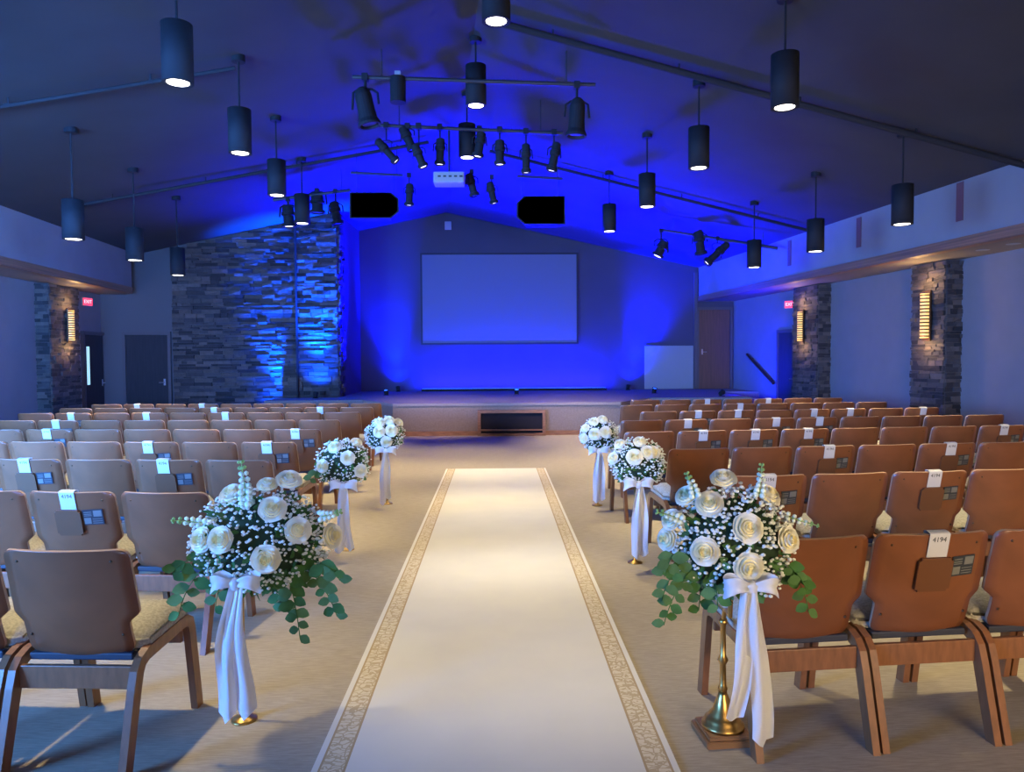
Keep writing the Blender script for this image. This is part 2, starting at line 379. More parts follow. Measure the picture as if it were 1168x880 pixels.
# ---------------------------------------------------------------- the stage
SH = .646
TF = 14.83
tl, tr = atY(448, 460, TF).x, atY(708, 460, TF).x
poly = [(tl, TF), (tr, TF), (tr + .85, 16.3), (5.64, 16.3), (5.64, 18.9), (6.9, 18.9), (6.9, YB), (-3.72, YB), (-3.72, YS - .15), (-5.05, YS - .15), (-5.05, 16.3), (tl - .85, 16.3)]
bm = bmesh.new(); prism(bm, poly, 0, SH - .05); st = struct('stage', bm, M['stageface'])
def inset(poly, d): return poly
bm = bmesh.new(); prism(bm, [(x, y - (.03 if y < 17 else 0)) for x, y in poly], SH - .05, SH); obj('stage_deck', bm, M['stage'], st)
bm = bmesh.new(); box(bm, tl, tr, TF - .02, TF, 0, .09); obj('skirting', bm, M['trimwood'], st)
# framed recess in the stage front
x0, x1 = atY(545, 480, TF).x, atY(622, 480, TF).x; zt = atY(584, 467, TF).z
rec = thing('speaker_recess', 'wood framed box with dark navy opening set into the stage front', 'box', ((x0 + x1) / 2, TF - .02, 0))
hw = (x1 - x0) / 2; b = bmesh.new(); fr = .06
for q in ((-hw, -hw + fr, .0, zt), (hw - fr, hw, .0, zt), (-hw + fr, hw - fr, zt - fr, zt), (-hw + fr, hw - fr, .0, .05), (-hw + fr, hw - fr, .1, .125)): box(b, q[0], q[1], -.10, .018, q[2], q[3])
obj('frame', b, M['trimwood'], rec)
obj('opening_panel', bm_box(-hw + fr, hw - fr, -.03, .0, .05, zt - fr), M['dark'], rec)  # near-black panel, the opening's darkness put into its colour
# steps at the stage's right and the wall handrail
steps = thing('stage_steps', 'dark carpeted steps beside the right end of the stage', 'steps', (0, 0, 0))
for k in range(3):
    obj('step', bm_box(5.66, 6.55, 17.9 + k * .33, 18.88, k * SH / 4, (k + 1) * SH / 4), M['stage'], steps)
h0, h1 = atU(852, 404, UW_R - .08), atU(882, 437, UW_R - .08)
hr = thing('handrail', 'dark sloping handrail fixed to the blue wall right of the stage', 'handrail', (0, 0, 0))
b = bmesh.new(); tube(b, [h0, h1], .035, 10); obj('rail', b, M['bronze'], hr)
for t in (.15, .85):
    p = h0.lerp(h1, t); b = bmesh.new(); tube(b, [p, p + N_ * .07], .012, 8); obj('bracket', b, M['bronze'], hr)

# ---------------------------------------------------------------- projection screen
c0, c1 = atY(479, 289, YB - .12), atY(660, 393, YB - .12)
sc_ = thing('projection_screen', 'wide pale projection screen with thin black frame on the blue stage wall', 'screen', ((c0.x + c1.x) / 2, YB - .05, c1.z + .02))
hw = (c1.x - c0.x) / 2; hh = c0.z - c1.z; b = bmesh.new(); f = .05
for q in ((-hw, -hw + f, 0, hh), (hw - f, hw, 0, hh), (-hw + f, hw - f, 0, f), (-hw + f, hw - f, hh - f, hh)): box(b, q[0], q[1], -.03, .045, q[2], q[3])
obj('screen_frame', b, M['screenframe'], sc_)
obj('screen_surface', bm_box(-hw + f, hw - f, -.02, .03, f, hh - f), M['screen'], sc_)

# ---------------------------------------------------------------- the aisle runner
o = obj('aisle_runner', bm_box(-(RX1 - RX0) / 2, (RX1 - RX0) / 2, RY0, RY1, 0.001, .007), M['runner'], loc=((RX0 + RX1) / 2, 0, 0))
tag(o, 'long cream aisle runner with patterned gold borders leading to the stage', 'runner')

# ---------------------------------------------------------------- chairs
def backrest_bm(th, w_in=0.0, v0=0.0, v1=.445, y_off=0.0, edge_mi=0):
    """bentwood back panel: wide rounded top, notched narrower tongue below; leaning back 13 degrees"""
    H = v1
    def hwid(v):
        t = min(1, max(0, (v - .135) / .05)); t = t * t * (3 - 2 * t)
        w = .207 + (.2465 - .207) * t
        if v > .19: w -= (v - .19) * .018
        if v > H - .035: d = v - (H - .035); w -= .035 - math.sqrt(max(0, .035 ** 2 - d * d))
        if v < v0 + .045: d = v0 + .045 - v; w -= .045 - math.sqrt(max(0, .045 ** 2 - d * d))
        return w - w_in
    vs = [v0 + .0, v0 + .004, v0 + .013, v0 + .026, v0 + .045, .09, .125, .14, .15, .16, .17, .18, .19, .25, .32, H - .06, H - .035, H - .02, H - .01, H - .003, H]
    vs = sorted(v for v in set(vs) if v0 <= v <= H)
    nx = 10; lean = R_(13)
    bm = bmesh.new(); front, back = [], []
    for v in vs:
        w = hwid(v); fr, bk = [], []
        for j in range(nx + 1):
            x = w * (2 * j / nx - 1)
            bow = .045 * (x / .25) ** 2 + y_off
            curl = .02 * math.exp(-v / .05)
            y = -.205 + bow - v * math.sin(lean) + curl; z = .412 + v * math.cos(lean)
            bk.append(bm.verts.new((x, y, z))); fr.append(bm.verts.new((x, y + th * math.cos(lean), z + th * math.sin(lean))))
        front.append(fr); back.append(bk)
    for g in (front, back):
        for a, c in zip(g, g[1:]):
            for j in range(nx): bm.faces.new((a[j], a[j + 1], c[j + 1], c[j]))
    rim_f = [r[0] for r in front] + front[-1][1:] + [r[-1] for r in reversed(front[:-1])] + front[0][-2:0:-1]
    rim_b = [r[0] for r in back] + back[-1][1:] + [r[-1] for r in reversed(back[:-1])] + back[0][-2:0:-1]
    n = len(rim_f)
    for i in range(n): bm.faces.new((rim_f[i], rim_f[(i + 1) % n], rim_b[(i + 1) % n], rim_b[i])).material_index = edge_mi
    return bm
def back_point(x, v, out=0.0):
    lean = R_(13); return Vector((x, -.205 + .045 * (x / .25) ** 2 - v * math.sin(lean) - out * math.cos(lean), .412 + v * math.cos(lean) - out * math.sin(lean)))
def side_frame_bm(x):
    ctrl = [(-.315, 0), (-.235, .30), (-.215, .36), (-.19, .392), (-.15, .408), (.13, .425), (.17, .424), (.198, .408), (.212, .37), (.27, 0)]
    pts = [Vector((0, y, z)) for y, z in ctrl]; bm = bmesh.new(); rings = []
    for i, p in enumerate(pts):
        t = (pts[min(i + 1, len(pts) - 1)] - pts[max(i - 1, 0)]).normalized(); n = Vector((0, -t.z, t.y))
        if i in (0, len(pts) - 1): n = Vector((0, -1 if i == 0 else 1, 0))
        w = .024 if 2 < i < 7 else .027
        rings.append([bm.verts.new(p + n * a + Vector((x + b, 0, 0))) for a, b in ((w, -.015), (w, .015), (-w, .015), (-w, -.015))])
    for a, c in zip(rings, rings[1:]):
        for k in range(4): bm.faces.new((a[k], a[(k + 1) % 4], c[(k + 1) % 4], c[k]))
    bm.faces.new(rings[0]); bm.faces.new(rings[-1])
    bmesh.ops.bevel(bm, geom=[e for e in bm.edges if len(e.link_faces) == 2 and e.calc_face_angle(0) > 1.0], offset=.005, segments=2, affect='EDGES')
    return bm
def make_chair(with_card):
    t = thing('church_chair', 'x', 'chair')
    b = backrest_bm(.013, edge_mi=2)
    for sx in (-1, 1):
        for v in (.09, .40): lathe(b, [(.006, -.0), (.004, -.004)], 8, Matrix.Translation(back_point(sx * .18, v, -.001)) @ Matrix.Rotation(R_(103), 4, 'X') @ Matrix.Rotation(R_(180), 4, 'X'), mi=1)
    br = obj('backrest', b, [M['wood'], M['bronze'], M['plyhighlight']], t, smooth=False)
    for p in br.data.polygons: p.use_smooth = abs(p.normal.y) > .8
    obj('back_pad', backrest_bm(.016, .012, .03, .433, .0145), M['fabric'], t, smooth=True)
    sb = bm_box(-.244, .244, -.150, .235, .425, .495)
    bmesh.ops.subdivide_edges(sb, edges=sb.edges[:], cuts=5, use_grid_fill=True)
    for v in sb.verts:
        x, y, z = v.co; k = max(abs(x) / .244, abs((y - .0425) / .1925))
        if z > .48: v.co.z += .014 * (1 - k ** 3) - .022 * (k ** 8)
        v.co.z += (y) * .07
        if y > .15 and abs(x) > .16: v.co.y -= ((abs(x) - .16) / .08) ** 2 * .03
        if y < -.11 and abs(x) > .16: v.co.y += ((abs(x) - .16) / .08) ** 2 * .02
    bmesh.ops.bevel(sb, geom=[e for e in sb.edges if len(e.link_faces) == 2 and e.calc_face_angle(0) > .7], offset=.012, segments=3, affect='EDGES')
    obj('seat_cushion', sb, M['fabric'], t, smooth=True)
    obj('seat_shell', bm_box(-.205, .205, -.185, .20, .392, .421, bev=.006), M['navy'], t)
    for x in (-.236, .236): obj('side_frame', side_frame_bm(x), M['woodedge'], t)
    obj('rear_rail', bm_box(-.221, .221, -.222, -.200, .295, .385, bev=.004), M['woodedge'], t)
    obj('front_rail', bm_box(-.221, .221, .165, .187, .325, .40, bev=.004), M['woodedge'], t)
    if with_card:
        lean = R_(-13)
        pm = Matrix.Translation(back_point(-.005, .275, .007)) @ Matrix.Rotation(R_(13), 4, 'X')
        b = bmesh.new(); box(b, -.073, .073, -.006, .003, -.073, .073); bmesh.ops.bevel(b, geom=[e for e in b.edges if abs((e.verts[0].co - e.verts[1].co).y) > .005], offset=.012, segments=3, affect='EDGES')
        for v in b.verts: v.co = pm @ v.co
        obj('card_pocket', b, M['pocket'], br)
        pm = Matrix.Translation(back_point(.125, .305, .003)) @ Matrix.Rotation(R_(13), 4, 'X') @ Matrix.Rotation(R_(9), 4, 'Z')
        b = bmesh.new(); box(b, -.053, .053, -.0015, .0015, -.044, .044)
        for q in ((.004, .047, .004, .038), (-.047, -.012, -.036, -.002)): box(b, q[0], q[1], -.003, -.0014, q[2], q[3], mi=1)
        for zz in (.028, .017, .008): box(b, -.046, -.006, -.0026, -.0014, zz, zz + .004, mi=1)
        for zz in (-.012, -.024, -.035): box(b, -.004, .046, -.0026, -.0014, zz, zz + .003, mi=1)
        for v in b.verts: v.co = pm @ v.co
        obj('sticker', b, [M['sticker'], M['stickerpale']], br)
    return t
plain, carded = make_chair(False), make_chair(True)
plain_used, carded_used = [False], [False]
def card_bm():
    """a paper card folded over the chair's top edge, its long flap down the back"""
    bm = bmesh.new(); hw = .043
    outer = [(.0045, .350), (.0045, .40), (.0045, .447), (.001, .4515), (-.010, .4535), (-.026, .4525), (-.0365, .449), (-.0365, .41)]
    inner = [(.0030, .350), (.0030, .40), (.0030, .4455), (0, .4495), (-.010, .4518), (-.026, .4508), (-.0350, .447), (-.0350, .41)]
    A = [[bm.verts.new(back_point(0, v, o) + Vector((x, 0, 0))) for x in (-hw, hw)] for o, v in outer]
    B = [[bm.verts.new(back_point(0, v, o) + Vector((x, 0, 0))) for x in (-hw, hw)] for o, v in inner]
    for k in range(len(A) - 1):
        bm.faces.new((A[k][0], A[k][1], A[k + 1][1], A[k + 1][0])); bm.faces.new((B[k][0], B[k][1], B[k + 1][1], B[k + 1][0]))
        for e in (0, 1): bm.faces.new((A[k][e], A[k + 1][e], B[k + 1][e], B[k][e]))
    for k in (0, -1): bm.faces.new((A[k][0], A[k][1], B[k][1], B[k][0]))
    return bm
card_proto_mesh = [None]
ordinal = ['aisle', 'second', 'third', 'fourth', 'fifth', 'sixth', 'seventh', 'eighth', 'ninth', 'tenth']
rowword = ['first', 'second', 'third', 'fourth', 'fifth', 'sixth', 'seventh', 'eighth', 'ninth']
PITCH = .518
def seat_row(side, k, ztop, xstart, n, cards, ang):
    d = 1 if side == 'right' else -1
    rz = R_(ang) * d
    rz = rz
    for i in range(n):
        along = (i + .5) * PITCH
        cx = d * (abs(xstart) + along * math.cos(R_(ang))); cy = ztop + .30 + along * math.sin(R_(ang))
        has = i in cards
        proto, used = (carded, carded_used) if has else (plain, plain_used)
        if used[0]: o = copy_tree(proto)
        else: o = proto; used[0] = True
        jig = random.uniform(-.006, .006)
        o.location = (cx, cy + jig, 0); o.rotation_euler = (0, 0, rz + R_(random.uniform(-.7, .7)))
        where = 'at aisle' if i == 0 else ordinal[i] + ' from aisle'
        rw = rowword[k] + ' row from rear'
        o['label'] = f"brown {'chair with white card' if has else 'plain-backed chair'}, {where}, {rw}, {side} of runner"
        o['category'] = 'chair'; o['group'] = f"church chairs in rows {side} of the runner"
        if has:
            if card_proto_mesh[0] is None:
                q = obj('reserved_card', card_bm(), M['card']); card_proto_mesh[0] = q.data
            else:
                q = bpy.data.objects.new('reserved_card', card_proto_mesh[0]); COL.objects.link(q)
            q.matrix_world = Matrix.Translation(o.location) @ Matrix.Rotation(o.rotation_euler.z, 4, 'Z') @ Matrix.Translation((-.004 + random.uniform(-.012, .012), 0, 0))
            tag(q, f"white card over chair back, {where}, {rw}, {side} of runner", 'card', f"white cards folded over chairs {side} of the runner")
            if ztop < 8:
                p = back_point(0, .425, .0049)
                text_obj('printed_number', '4194', .03, M['ink'], q, p, (R_(90 + 13), 0, 0), .0003)
# rows: depth of the back tops, x of the aisle edge, count, which carry cards
RIGHT = [(2.80, .945, 4, {1}, 5.5), (4.30, 1.33, 5, {0, 2}, 5.5), (5.60, 1.27, 7, {2, 4}, 5.5), (6.90, 1.16, 9, {1, 2, 3, 7}, 5.5), (8.15, 1.33, 9, {1, 3, 4}, 5.5),
         (9.45, 1.81, 8, {1, 2, 4, 5, 7}, 5), (10.75, 1.77, 8, {3}, 4.5), (12.0, 2.15, 7, {2, 4}, 4)]
LEFT = [(2.75, -1.345, 2, set(), 4), (3.93, -1.495, 4, {1}, 5.5), (5.18, -1.53, 5, {1, 3}, 5.5), (6.28, -1.66, 7, {0, 2}, 5.5), (7.42, -1.72, 9, {0, 5}, 4.5),
        (8.55, -1.77, 9, {6}, 4), (9.75, -1.75, 9, {3, 5, 7}, 3.5), (10.75, -1.75, 9, {1, 4}, 3), (11.7, -1.78, 9, {5, 7}, 2.5)]
for k, (z, x, n, cs, a) in enumerate(RIGHT): seat_row('right', k, z, x, n, cs, a)
for k, (z, x, n, cs, a) in enumerate(LEFT): seat_row('left', k, z, x, n, cs, a)

# ---------------------------------------------------------------- flowers
def rose_bm(seed, R=.05):
    rnd = random.Random(seed); bm = bmesh.new()
    def petal(az, r_base, flare, h, wid, zb, mi, curl):
        nu, nv = 6, 5; g = []
        for i in range(nv + 1):
            t = i / nv; row = []
            rr = r_base * (.35 + .65 * math.sin(min(1, t * 1.25) * math.pi / 2)) + flare * t ** 2.2
            z = zb + h * (t - .28 * curl * t ** 4)
            w = wid * math.sin(math.pi * (.16 + .62 * t)) ** .7
            for j in range(nu + 1):
                s = (2 * j / nu - 1); a = az + s * w / max(rr, .2 * R) * .5
                zz = z - .10 * h * (s * s) * t + rnd.uniform(-.01, .01) * h
                rj = rr * (1 + .05 * s * s * t)
                row.append(bm.verts.new((rj * math.cos(a), rj * math.sin(a), zz)))
            g.append(row)
        for a, c in zip(g, g[1:]):
            for j in range(nu): bm.faces.new((a[j], a[j + 1], c[j + 1], c[j])).material_index = mi
    for ring, (n, rb, fl, h, wd, zb, mi, cu) in enumerate(((3, .14, .01, .86, .34, .10, 1, 0), (4, .27, .02, .88, .55, .06, 1, 0), (5, .43, .05, .86, .75, .02, 0, .1),
            (5, .58, .12, .82, .95, -.02, 0, .3), (6, .70, .22, .74, 1.05, -.08, 0, .6), (6, .78, .26, .60, 1.1, -.14, 0, .9))):
        off = rnd.uniform(0, 6)
        for k in range(n):
            petal(off + 2 * math.pi * k / n + rnd.uniform(-.12, .12), rb * R, fl * R, h * R * rnd.uniform(.95, 1.04), wd * R * 1.25, zb * R - .25 * R, mi, cu)
    lathe(bm, [(.05 * R, -.55 * R), (.5 * R, -.42 * R), (.8 * R, -.1 * R), (.7 * R, .05 * R), (.15 * R, .42 * R)], 12, None, 1)
    return bm
ROSE = []
for sd in (1, 2, 3):
    me = bpy.data.meshes.new('rose'); b = rose_bm(sd); bmesh.ops.recalc_face_normals(b, faces=b.faces[:]); b.to_mesh(me); b.free()
    for p in me.polygons: p.use_smooth = True
    me.materials.append(M['petal']); me.materials.append(M['petalin']); ROSE.append(me)
def leaf(bm, base, dirv, up, L, W, mi=0, fold=.15):
    d = dirv.normalized(); sd = d.cross(up); sd = sd.normalized() if sd.length > .01 else Vector((1, 0, 0)); nn = sd.cross(d)
    prof = ((0, .02), (.18, .62), (.42, 1), (.7, .82), (.9, .4), (1, .03)); prev = None
    for t, w in prof:
        c = base + d * L * t - nn * (.12 * L * t * t)
        row = [bm.verts.new(c - sd * W * .5 * w + nn * fold * W * w), bm.verts.new(c), bm.verts.new(c + sd * W * .5 * w + nn * fold * W * w)]
        if prev:
            for j in (0, 1): bm.faces.new((prev[j], prev[j + 1], row[j + 1], row[j])).material_index = mi
        prev = row
def ico(bm, p, r, mi=0, sub=1, sc=None):
    g = bmesh.ops.create_icosphere(bm, subdivisions=sub, radius=r)
    for v in g['verts']:
        if sc: v.co = Vector((v.co.x * sc[0], v.co.y * sc[1], v.co.z * sc[2]))
        v.co += p
    fs = set(f for v in g['verts'] for f in v.link_faces)
    for f in fs: f.material_index = mi; f.smooth = True
def ribbon_tail(bm, p0, p1, w0, w1, seed, twist=.22, depth=.015):
    rnd = random.Random(seed); n = 18; rows = []; ph = rnd.uniform(0, 6)
    for i in range(n + 1):
        t = i / n; c = p0.lerp(p1, t); w = w0 + (w1 - w0) * min(1, t * 2.2)
        a = twist * math.sin(3.2 * t + ph) * .5
        c = c + Vector((.008 * math.sin(5 * t + ph), .012 * math.sin(7 * t + ph) - depth * math.sin(math.pi * t), 0))
        row = []
        for j in range(5):
            s = j / 4 - .5; cup = .018 * math.sin(2 * math.pi * s + ph + 2 * t)
            dz = (-.06 * w1 / .07 * (.5 - abs(s)) if i == n else 0)
            row.append(bm.verts.new(c + Vector((math.cos(a) * w * s, math.sin(a) * w * s + cup, dz))))
        rows.append(row)
    for a, c in zip(rows, rows[1:]):
        for j in range(4): bm.faces.new((a[j], a[j + 1], c[j + 1], c[j]))
def bow(parent, at, sc, tails, seed):
    rnd = random.Random(seed); bm = bmesh.new()
    for sx in (-1, 1):
        n = 22; rows = []
        for i in range(n + 1):
            t = i / n; ang = 2 * math.pi * t
            ext = (1 - math.cos(ang)) / 2
            x = sx * sc * .088 * ext ** .8; y = -sc * .034 * math.sin(ang) * (1 if t < .5 else 1) - .012 * sc
            zc = sc * (.012 * ext + .018 * math.sin(ang * .5) - .035 * ext ** 3)
            w = sc * (.022 + .046 * ext ** .7)
            rows.append([bm.verts.new(at + Vector((x + sx * .006 * sc * abs(s) * 2 * ext, y + .006 * sc * math.cos(s * 9), zc + w * s + sx * 0))) for s in (-.5, -.25, 0, .25, .5)])
        for a, c in zip(rows, rows[1:]):
            for j in range(4): bm.faces.new((a[j], a[j + 1], c[j + 1], c[j]))
    b_ = obj('bow', bm, M['ribbon'], parent, smooth=True)
    bm = bmesh.new(); ico(bm, at + Vector((0, -.02 * sc, 0)), .024 * sc, 0, 2, (1.0, .8, 1.1)); obj('knot', bm, M['ribbon'], b_)
    for k, (dx, L, w) in enumerate(tails):
        bm = bmesh.new(); ribbon_tail(bm, at + Vector((dx * .25, -.018 * sc - .004 * k, -.01 * sc)), at + Vector((dx, -.02, -L)), w * .45, w, seed * 7 + k)
        obj('ribbon_tail', bm, M['ribbon'], b_, smooth=True)
def bouquet(name_label, C, rad, roses, spikes, sprays, bow_at, bow_sc, tails, seed, rose_r, nbreath, rose_back=True, breath_r=.0072, leafs=170, dens_low=0):
    """C centre, rad ellipsoid radii; roses given as offsets (dx, dz) in metres as seen from the aisle's entrance"""
    rnd = random.Random(seed)
    t = thing('flower_arrangement', name_label, 'flowers', C, 0, 'rose arrangements along the aisle')
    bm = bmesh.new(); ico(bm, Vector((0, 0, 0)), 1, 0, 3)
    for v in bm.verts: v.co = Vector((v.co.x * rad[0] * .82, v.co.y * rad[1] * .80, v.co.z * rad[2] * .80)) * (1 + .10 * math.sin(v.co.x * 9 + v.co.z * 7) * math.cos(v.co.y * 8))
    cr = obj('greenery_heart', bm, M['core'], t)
    spots = []
    def surf(dx, dz, k=1.0):
        q = 1 - (dx / rad[0]) ** 2 - (dz / rad[2]) ** 2
        return Vector((dx, -rad[1] * math.sqrt(max(.0, q)), dz)) * k
    rl = [(surf(dx, dz), s) for dx, dz, s in roses]
    if rose_back:
        for dx, dz, s in roses[::2]:
            p = surf(dx * .9, dz * .35); rl.append((Vector((-p.x, -p.y, p.z)), s))
    for k, (p, s) in enumerate(rl):
        nrm = Vector((p.x / rad[0] ** 2, p.y / rad[1] ** 2, p.z / rad[2] ** 2 + .15 / rad[2])).normalized(); nrm = (nrm + Vector((0, -.55 if p.y <= 0 else .3, 0))).normalized()
        o = bpy.data.objects.new('rose', ROSE[k % 3]); COL.objects.link(o); o.parent = t
        o.location = p + nrm * .012; o.rotation_mode = 'QUATERNION'; o.rotation_quaternion = nrm.to_track_quat('Z', 'Y') @ Matrix.Rotation(rnd.uniform(0, 6), 3, 'Z').to_quaternion()
        o.scale = (s * rose_r / .05,) * 3; spots.append((p, s * rose_r))
    # baby's breath
    bm = bmesh.new(); n = 0; tries = 0
    while n < nbreath and tries < nbreath * 20:
        tries += 1
        v = Vector((rnd.gauss(0, 1), rnd.gauss(0, 1), rnd.gauss(0, 1))).normalized()
        if v.z < -.75: continue
        if v.y > .2 and rnd.random() < .6: continue
        k = rnd.uniform(.90, 1.12); p = Vector((v.x * rad[0], v.y * rad[1], v.z * rad[2])) * k
        if any((p - q).length < r * .9 for q, r in spots): continue
        r = breath_r * rnd.uniform(.7, 1.25)
        ico(bm, p, r, 0, 1, (1, 1, .8))
        if rnd.random() < .35: tube(bm, [p, p * .82], .0012, 4, 1)
        n += 1
    o = obj("baby_breath", bm, [M['breath'], M['leaf']], t); o['kind'] = 'stuff'
    # leaves on the ball
    bm = bmesh.new()
    for k in range(leafs):
        v = Vector((rnd.gauss(0, 1), rnd.gauss(0, 1), rnd.gauss(0, 1) - .35)).normalized()
        p = Vector((v.x * rad[0], v.y * rad[1], v.z * rad[2])) * rnd.uniform(.8, .92)
        d = (v + Vector((rnd.uniform(-.9, .9), rnd.uniform(-.9, .9), rnd.uniform(-.9, .6)))).normalized()
        L = rnd.uniform(.035, .06) * (rad[0] / .22)
        leaf(bm, p, d, v, L, L * rnd.uniform(.45, .75), rnd.choice((0, 0, 1)))
    o = obj('foliage', bm, [M['leaf'], M['euc']], t, smooth=True); o['kind'] = 'stuff'
    for (x0, z0, x1, z1, nl, sz) in sprays:                                  # hanging eucalyptus
        bm = bmesh.new(); p0 = Vector((x0, -rad[1] * .55, z0)); p1 = Vector((x1, -rad[1] * .55 + rnd.uniform(-.05, .03), z1))
        mid = (p0 + p1) / 2 + Vector((0.25 * (x1 - x0), -.02, .05 * abs(z1 - z0) + .02))
        pts = [p0 * (1 - q) ** 2 + mid * 2 * q * (1 - q) + p1 * q * q for q in [i / 10 for i in range(11)]]
        tube(bm, pts, .0018, 5, 0)
        for k in range(nl):
            q = (k + .6) / nl; i = min(9, int(q * 10)); b0 = pts[i].lerp(pts[i + 1], q * 10 - i)
            sdv = Vector((1 if k % 2 else -1, rnd.uniform(-.5, .2), rnd.uniform(-.75, .1)))
            L = sz * 1.42 * rnd.uniform(.8, 1.2) * (1.1 - .3 * q)
            leaf(bm, b0, sdv, Vector((0, -1, .35 + rnd.uniform(-.3, .3))), L, L * .74, 1 if rnd.random() < .6 else 0, .05)
        o = obj('hanging_spray', bm, [M['leaf'], M['euc']], t, smooth=True)
    for (x0, z0, x1, z1, nf, sz) in spikes:                                   # stock spikes
        bm = bmesh.new(); p0 = Vector((x0, -rad[1] * .5, z0)); p1 = Vector((x1, -rad[1] * .55, z1))
        tube(bm, [p0, p1], .002, 5, 1)
        for k in range(nf):
            q = k / max(1, nf - 1); c = p0.lerp(p1, q); r = sz * (1 - .55 * q)
            for j in range(3):
                a = k * 2.4 + j * 2.1; ax = (p1 - p0).normalized(); s1 = ax.cross(Vector((0, 1, .1))).normalized(); s2 = ax.cross(s1)
                ico(bm, c + (s1 * math.cos(a) + s2 * math.sin(a)) * r * .9, r * .75, 1 if q > .72 else 0, 1, (1, 1, 1))
        obj('stock_spike', bm, [M['stock'], M['bud']], t)
    bow(t, Vector(bow_at), bow_sc, tails, seed + 3)
    return t
def px2off(px, py, C):                                       # picture pixel to an offset from a centre, at the centre's distance
    p = atY(px, py, C.y); return p.x - C.x, p.z - C.z
def build_big(label, Cpx, Y, rad, roses_px, spikes_px, sprays_px, bow_px, tails_px, seed, rose_r, nb):
    C = atY(*Cpx, Y); yf = Y - rad[1] * .8
    def near(px, py):                                        # on the front of the ball
        p = atY(px, py, Y - rad[1] * .6); return p.x - C.x, p.z - C.z
    rs = [(*near(x, y), s) for x, y, s in roses_px]
    sk = [(*near(a, b), *near(c, d), n, sz) for a, b, c, d, n, sz in spikes_px]
    sp = [(*near(a, b), *near(c, d), n, sz) for a, b, c, d, n, sz in sprays_px]
    bp = atY(*bow_px, Y - rad[1] - .03) - C
    scl = 1.0
    tl_ = []
    for tx, ty, w in tails_px:
        e = atY(tx, ty, Y - rad[1] - .03) - C; tl_.append((e.x - bp.x, bp.z - e.z, w))
    return C, bouquet(label, C, rad, rs, sk, sp, bp, 1.0, tl_, seed, rose_r, nb)
# left big arrangement (px taken from the photograph)
YL1 = 3.05
CL1, _ = build_big('large rose arrangement with trailing eucalyptus at nearest chairs left of the runner', (297, 618), YL1, (.255, .21, .215),
    [(257, 571, 1), (319, 556, 1), (311, 582, 1.03), (339, 605, 1), (260, 611, 1), (235, 614, .95), (310, 631, 1.06), (368, 620, 1), (294, 562, .8)],
    [(280, 575, 274, 527, 8, .023), (240, 598, 196, 594, 7, .02), (365, 590, 388, 584, 6, .018)],
    [(325, 650, 345, 724, 12, .042), (345, 645, 383, 705, 12, .042), (355, 640, 389, 660, 8, .042), (240, 640, 206, 700, 9, .045), (230, 635, 200, 652, 6, .04), (300, 660, 330, 700, 8, .04), (260, 655, 245, 695, 6, .04)],
    (270, 664), [(258, 812, .07), (279, 806, .085)], 11, .051, 1050)
YR1 = 2.66
CR1, _ = build_big('large rose arrangement on brass stand at nearest chairs right of the runner', (835, 621), YR1, (.205, .15, .205),
    [(834, 554, 1), (792, 573, .9), (812, 578, 1.05), (884, 573, 1.05), (847, 599, 1.12), (895, 615, 1), (771, 622, .95), (802, 626, 1.05), (846, 640, 1.1), (775, 600, .85)],
    [(795, 565, 784, 540, 6, .016), (868, 565, 870, 530, 7, .016), (778, 592, 750, 584, 6, .016), (900, 590, 934, 600, 6, .012)],
    [(790, 650, 758, 714, 11, .036), (780, 640, 752, 680, 8, .036), (800, 655, 800, 700, 7, .04), (895, 645, 925, 700, 10, .036), (890, 640, 915, 670, 7, .034), (770, 632, 756, 655, 6, .036), (815, 660, 815, 690, 5, .036)],
    (855, 668), [(836, 812, .062), (866, 836, .075)], 12, .046, 900)
def build_small(label, Cpx, Y, r, roses_px, bow_px, tails_px, seed, rr, nb, spikes=(), sprays=()):
    C = atY(*Cpx, Y)
    def near(px, py):
        p = atY(px, py, Y - r * .6); return p.x - C.x, p.z - C.z
    rs = [(*near(x, y), s) for x, y, s in roses_px]
    bp = atY(*bow_px, Y - r - .02) - C; tl_ = []
    for tx, ty, w in tails_px:
        e = atY(tx, ty, Y - r - .02) - C; tl_.append((e.x - bp.x, bp.z - e.z, w))
    sk = [(*near(a, b), *near(c, d), n, sz) for a, b, c, d, n, sz in spikes]; sp = [(*near(a, b), *near(c, d), n, sz) for a, b, c, d, n, sz in sprays]
    bouquet(label, C, (r, r * .9, r * .92), rs, sk, sp, bp, 1.15, tl_, seed, rr, nb, breath_r=.008, leafs=150)
    return C
def pxs(x0, y0, s, L): return [(x0 + a * s, y0 + b * s, c) for a, b, c in L]
z = 130 / 654
CL2 = build_small('round rose and baby breath posy with white bow, middle of left row of arrangements', (391, 529), 5.9, .205,
    pxs(345, 465, z, [(185, 230, 1), (265, 285, 1.05), (125, 330, 1), (330, 360, 1), (290, 215, .9)]), (392, 554), [(388, 626, .07), (399, 624, .07)], 21, .052, 520, [(385, 512, 375, 503, 4, .012)], [(372, 535, 352, 548, 6, .05)])
CL3 = build_small('small rose posy with white bow nearest the stage left of the runner', (439, 496), 7.8, .195,
    pxs(345, 465, z, [(443, 88, 1), (492, 78, 1), (540, 92, .9), (445, 135, 1.1), (512, 130, 1.15), (485, 190, 1.05)]), (440, 514), [(436, 573, .06), (444, 567, .06)], 22, .055, 420)
CR2 = build_small('round rose and baby breath posy with white bow, middle of right row of arrangements', (728, 528), 5.42, .19,
    pxs(645, 465, z, [(330, 225, .85), (430, 205, .9), (390, 280, 1.15), (465, 255, 1), (505, 255, .9), (290, 300, .9)]), (728, 552), [(724, 632, .062), (734, 630, .072)], 23, .05, 560, [(716, 510, 717, 500, 3, .010)], [])
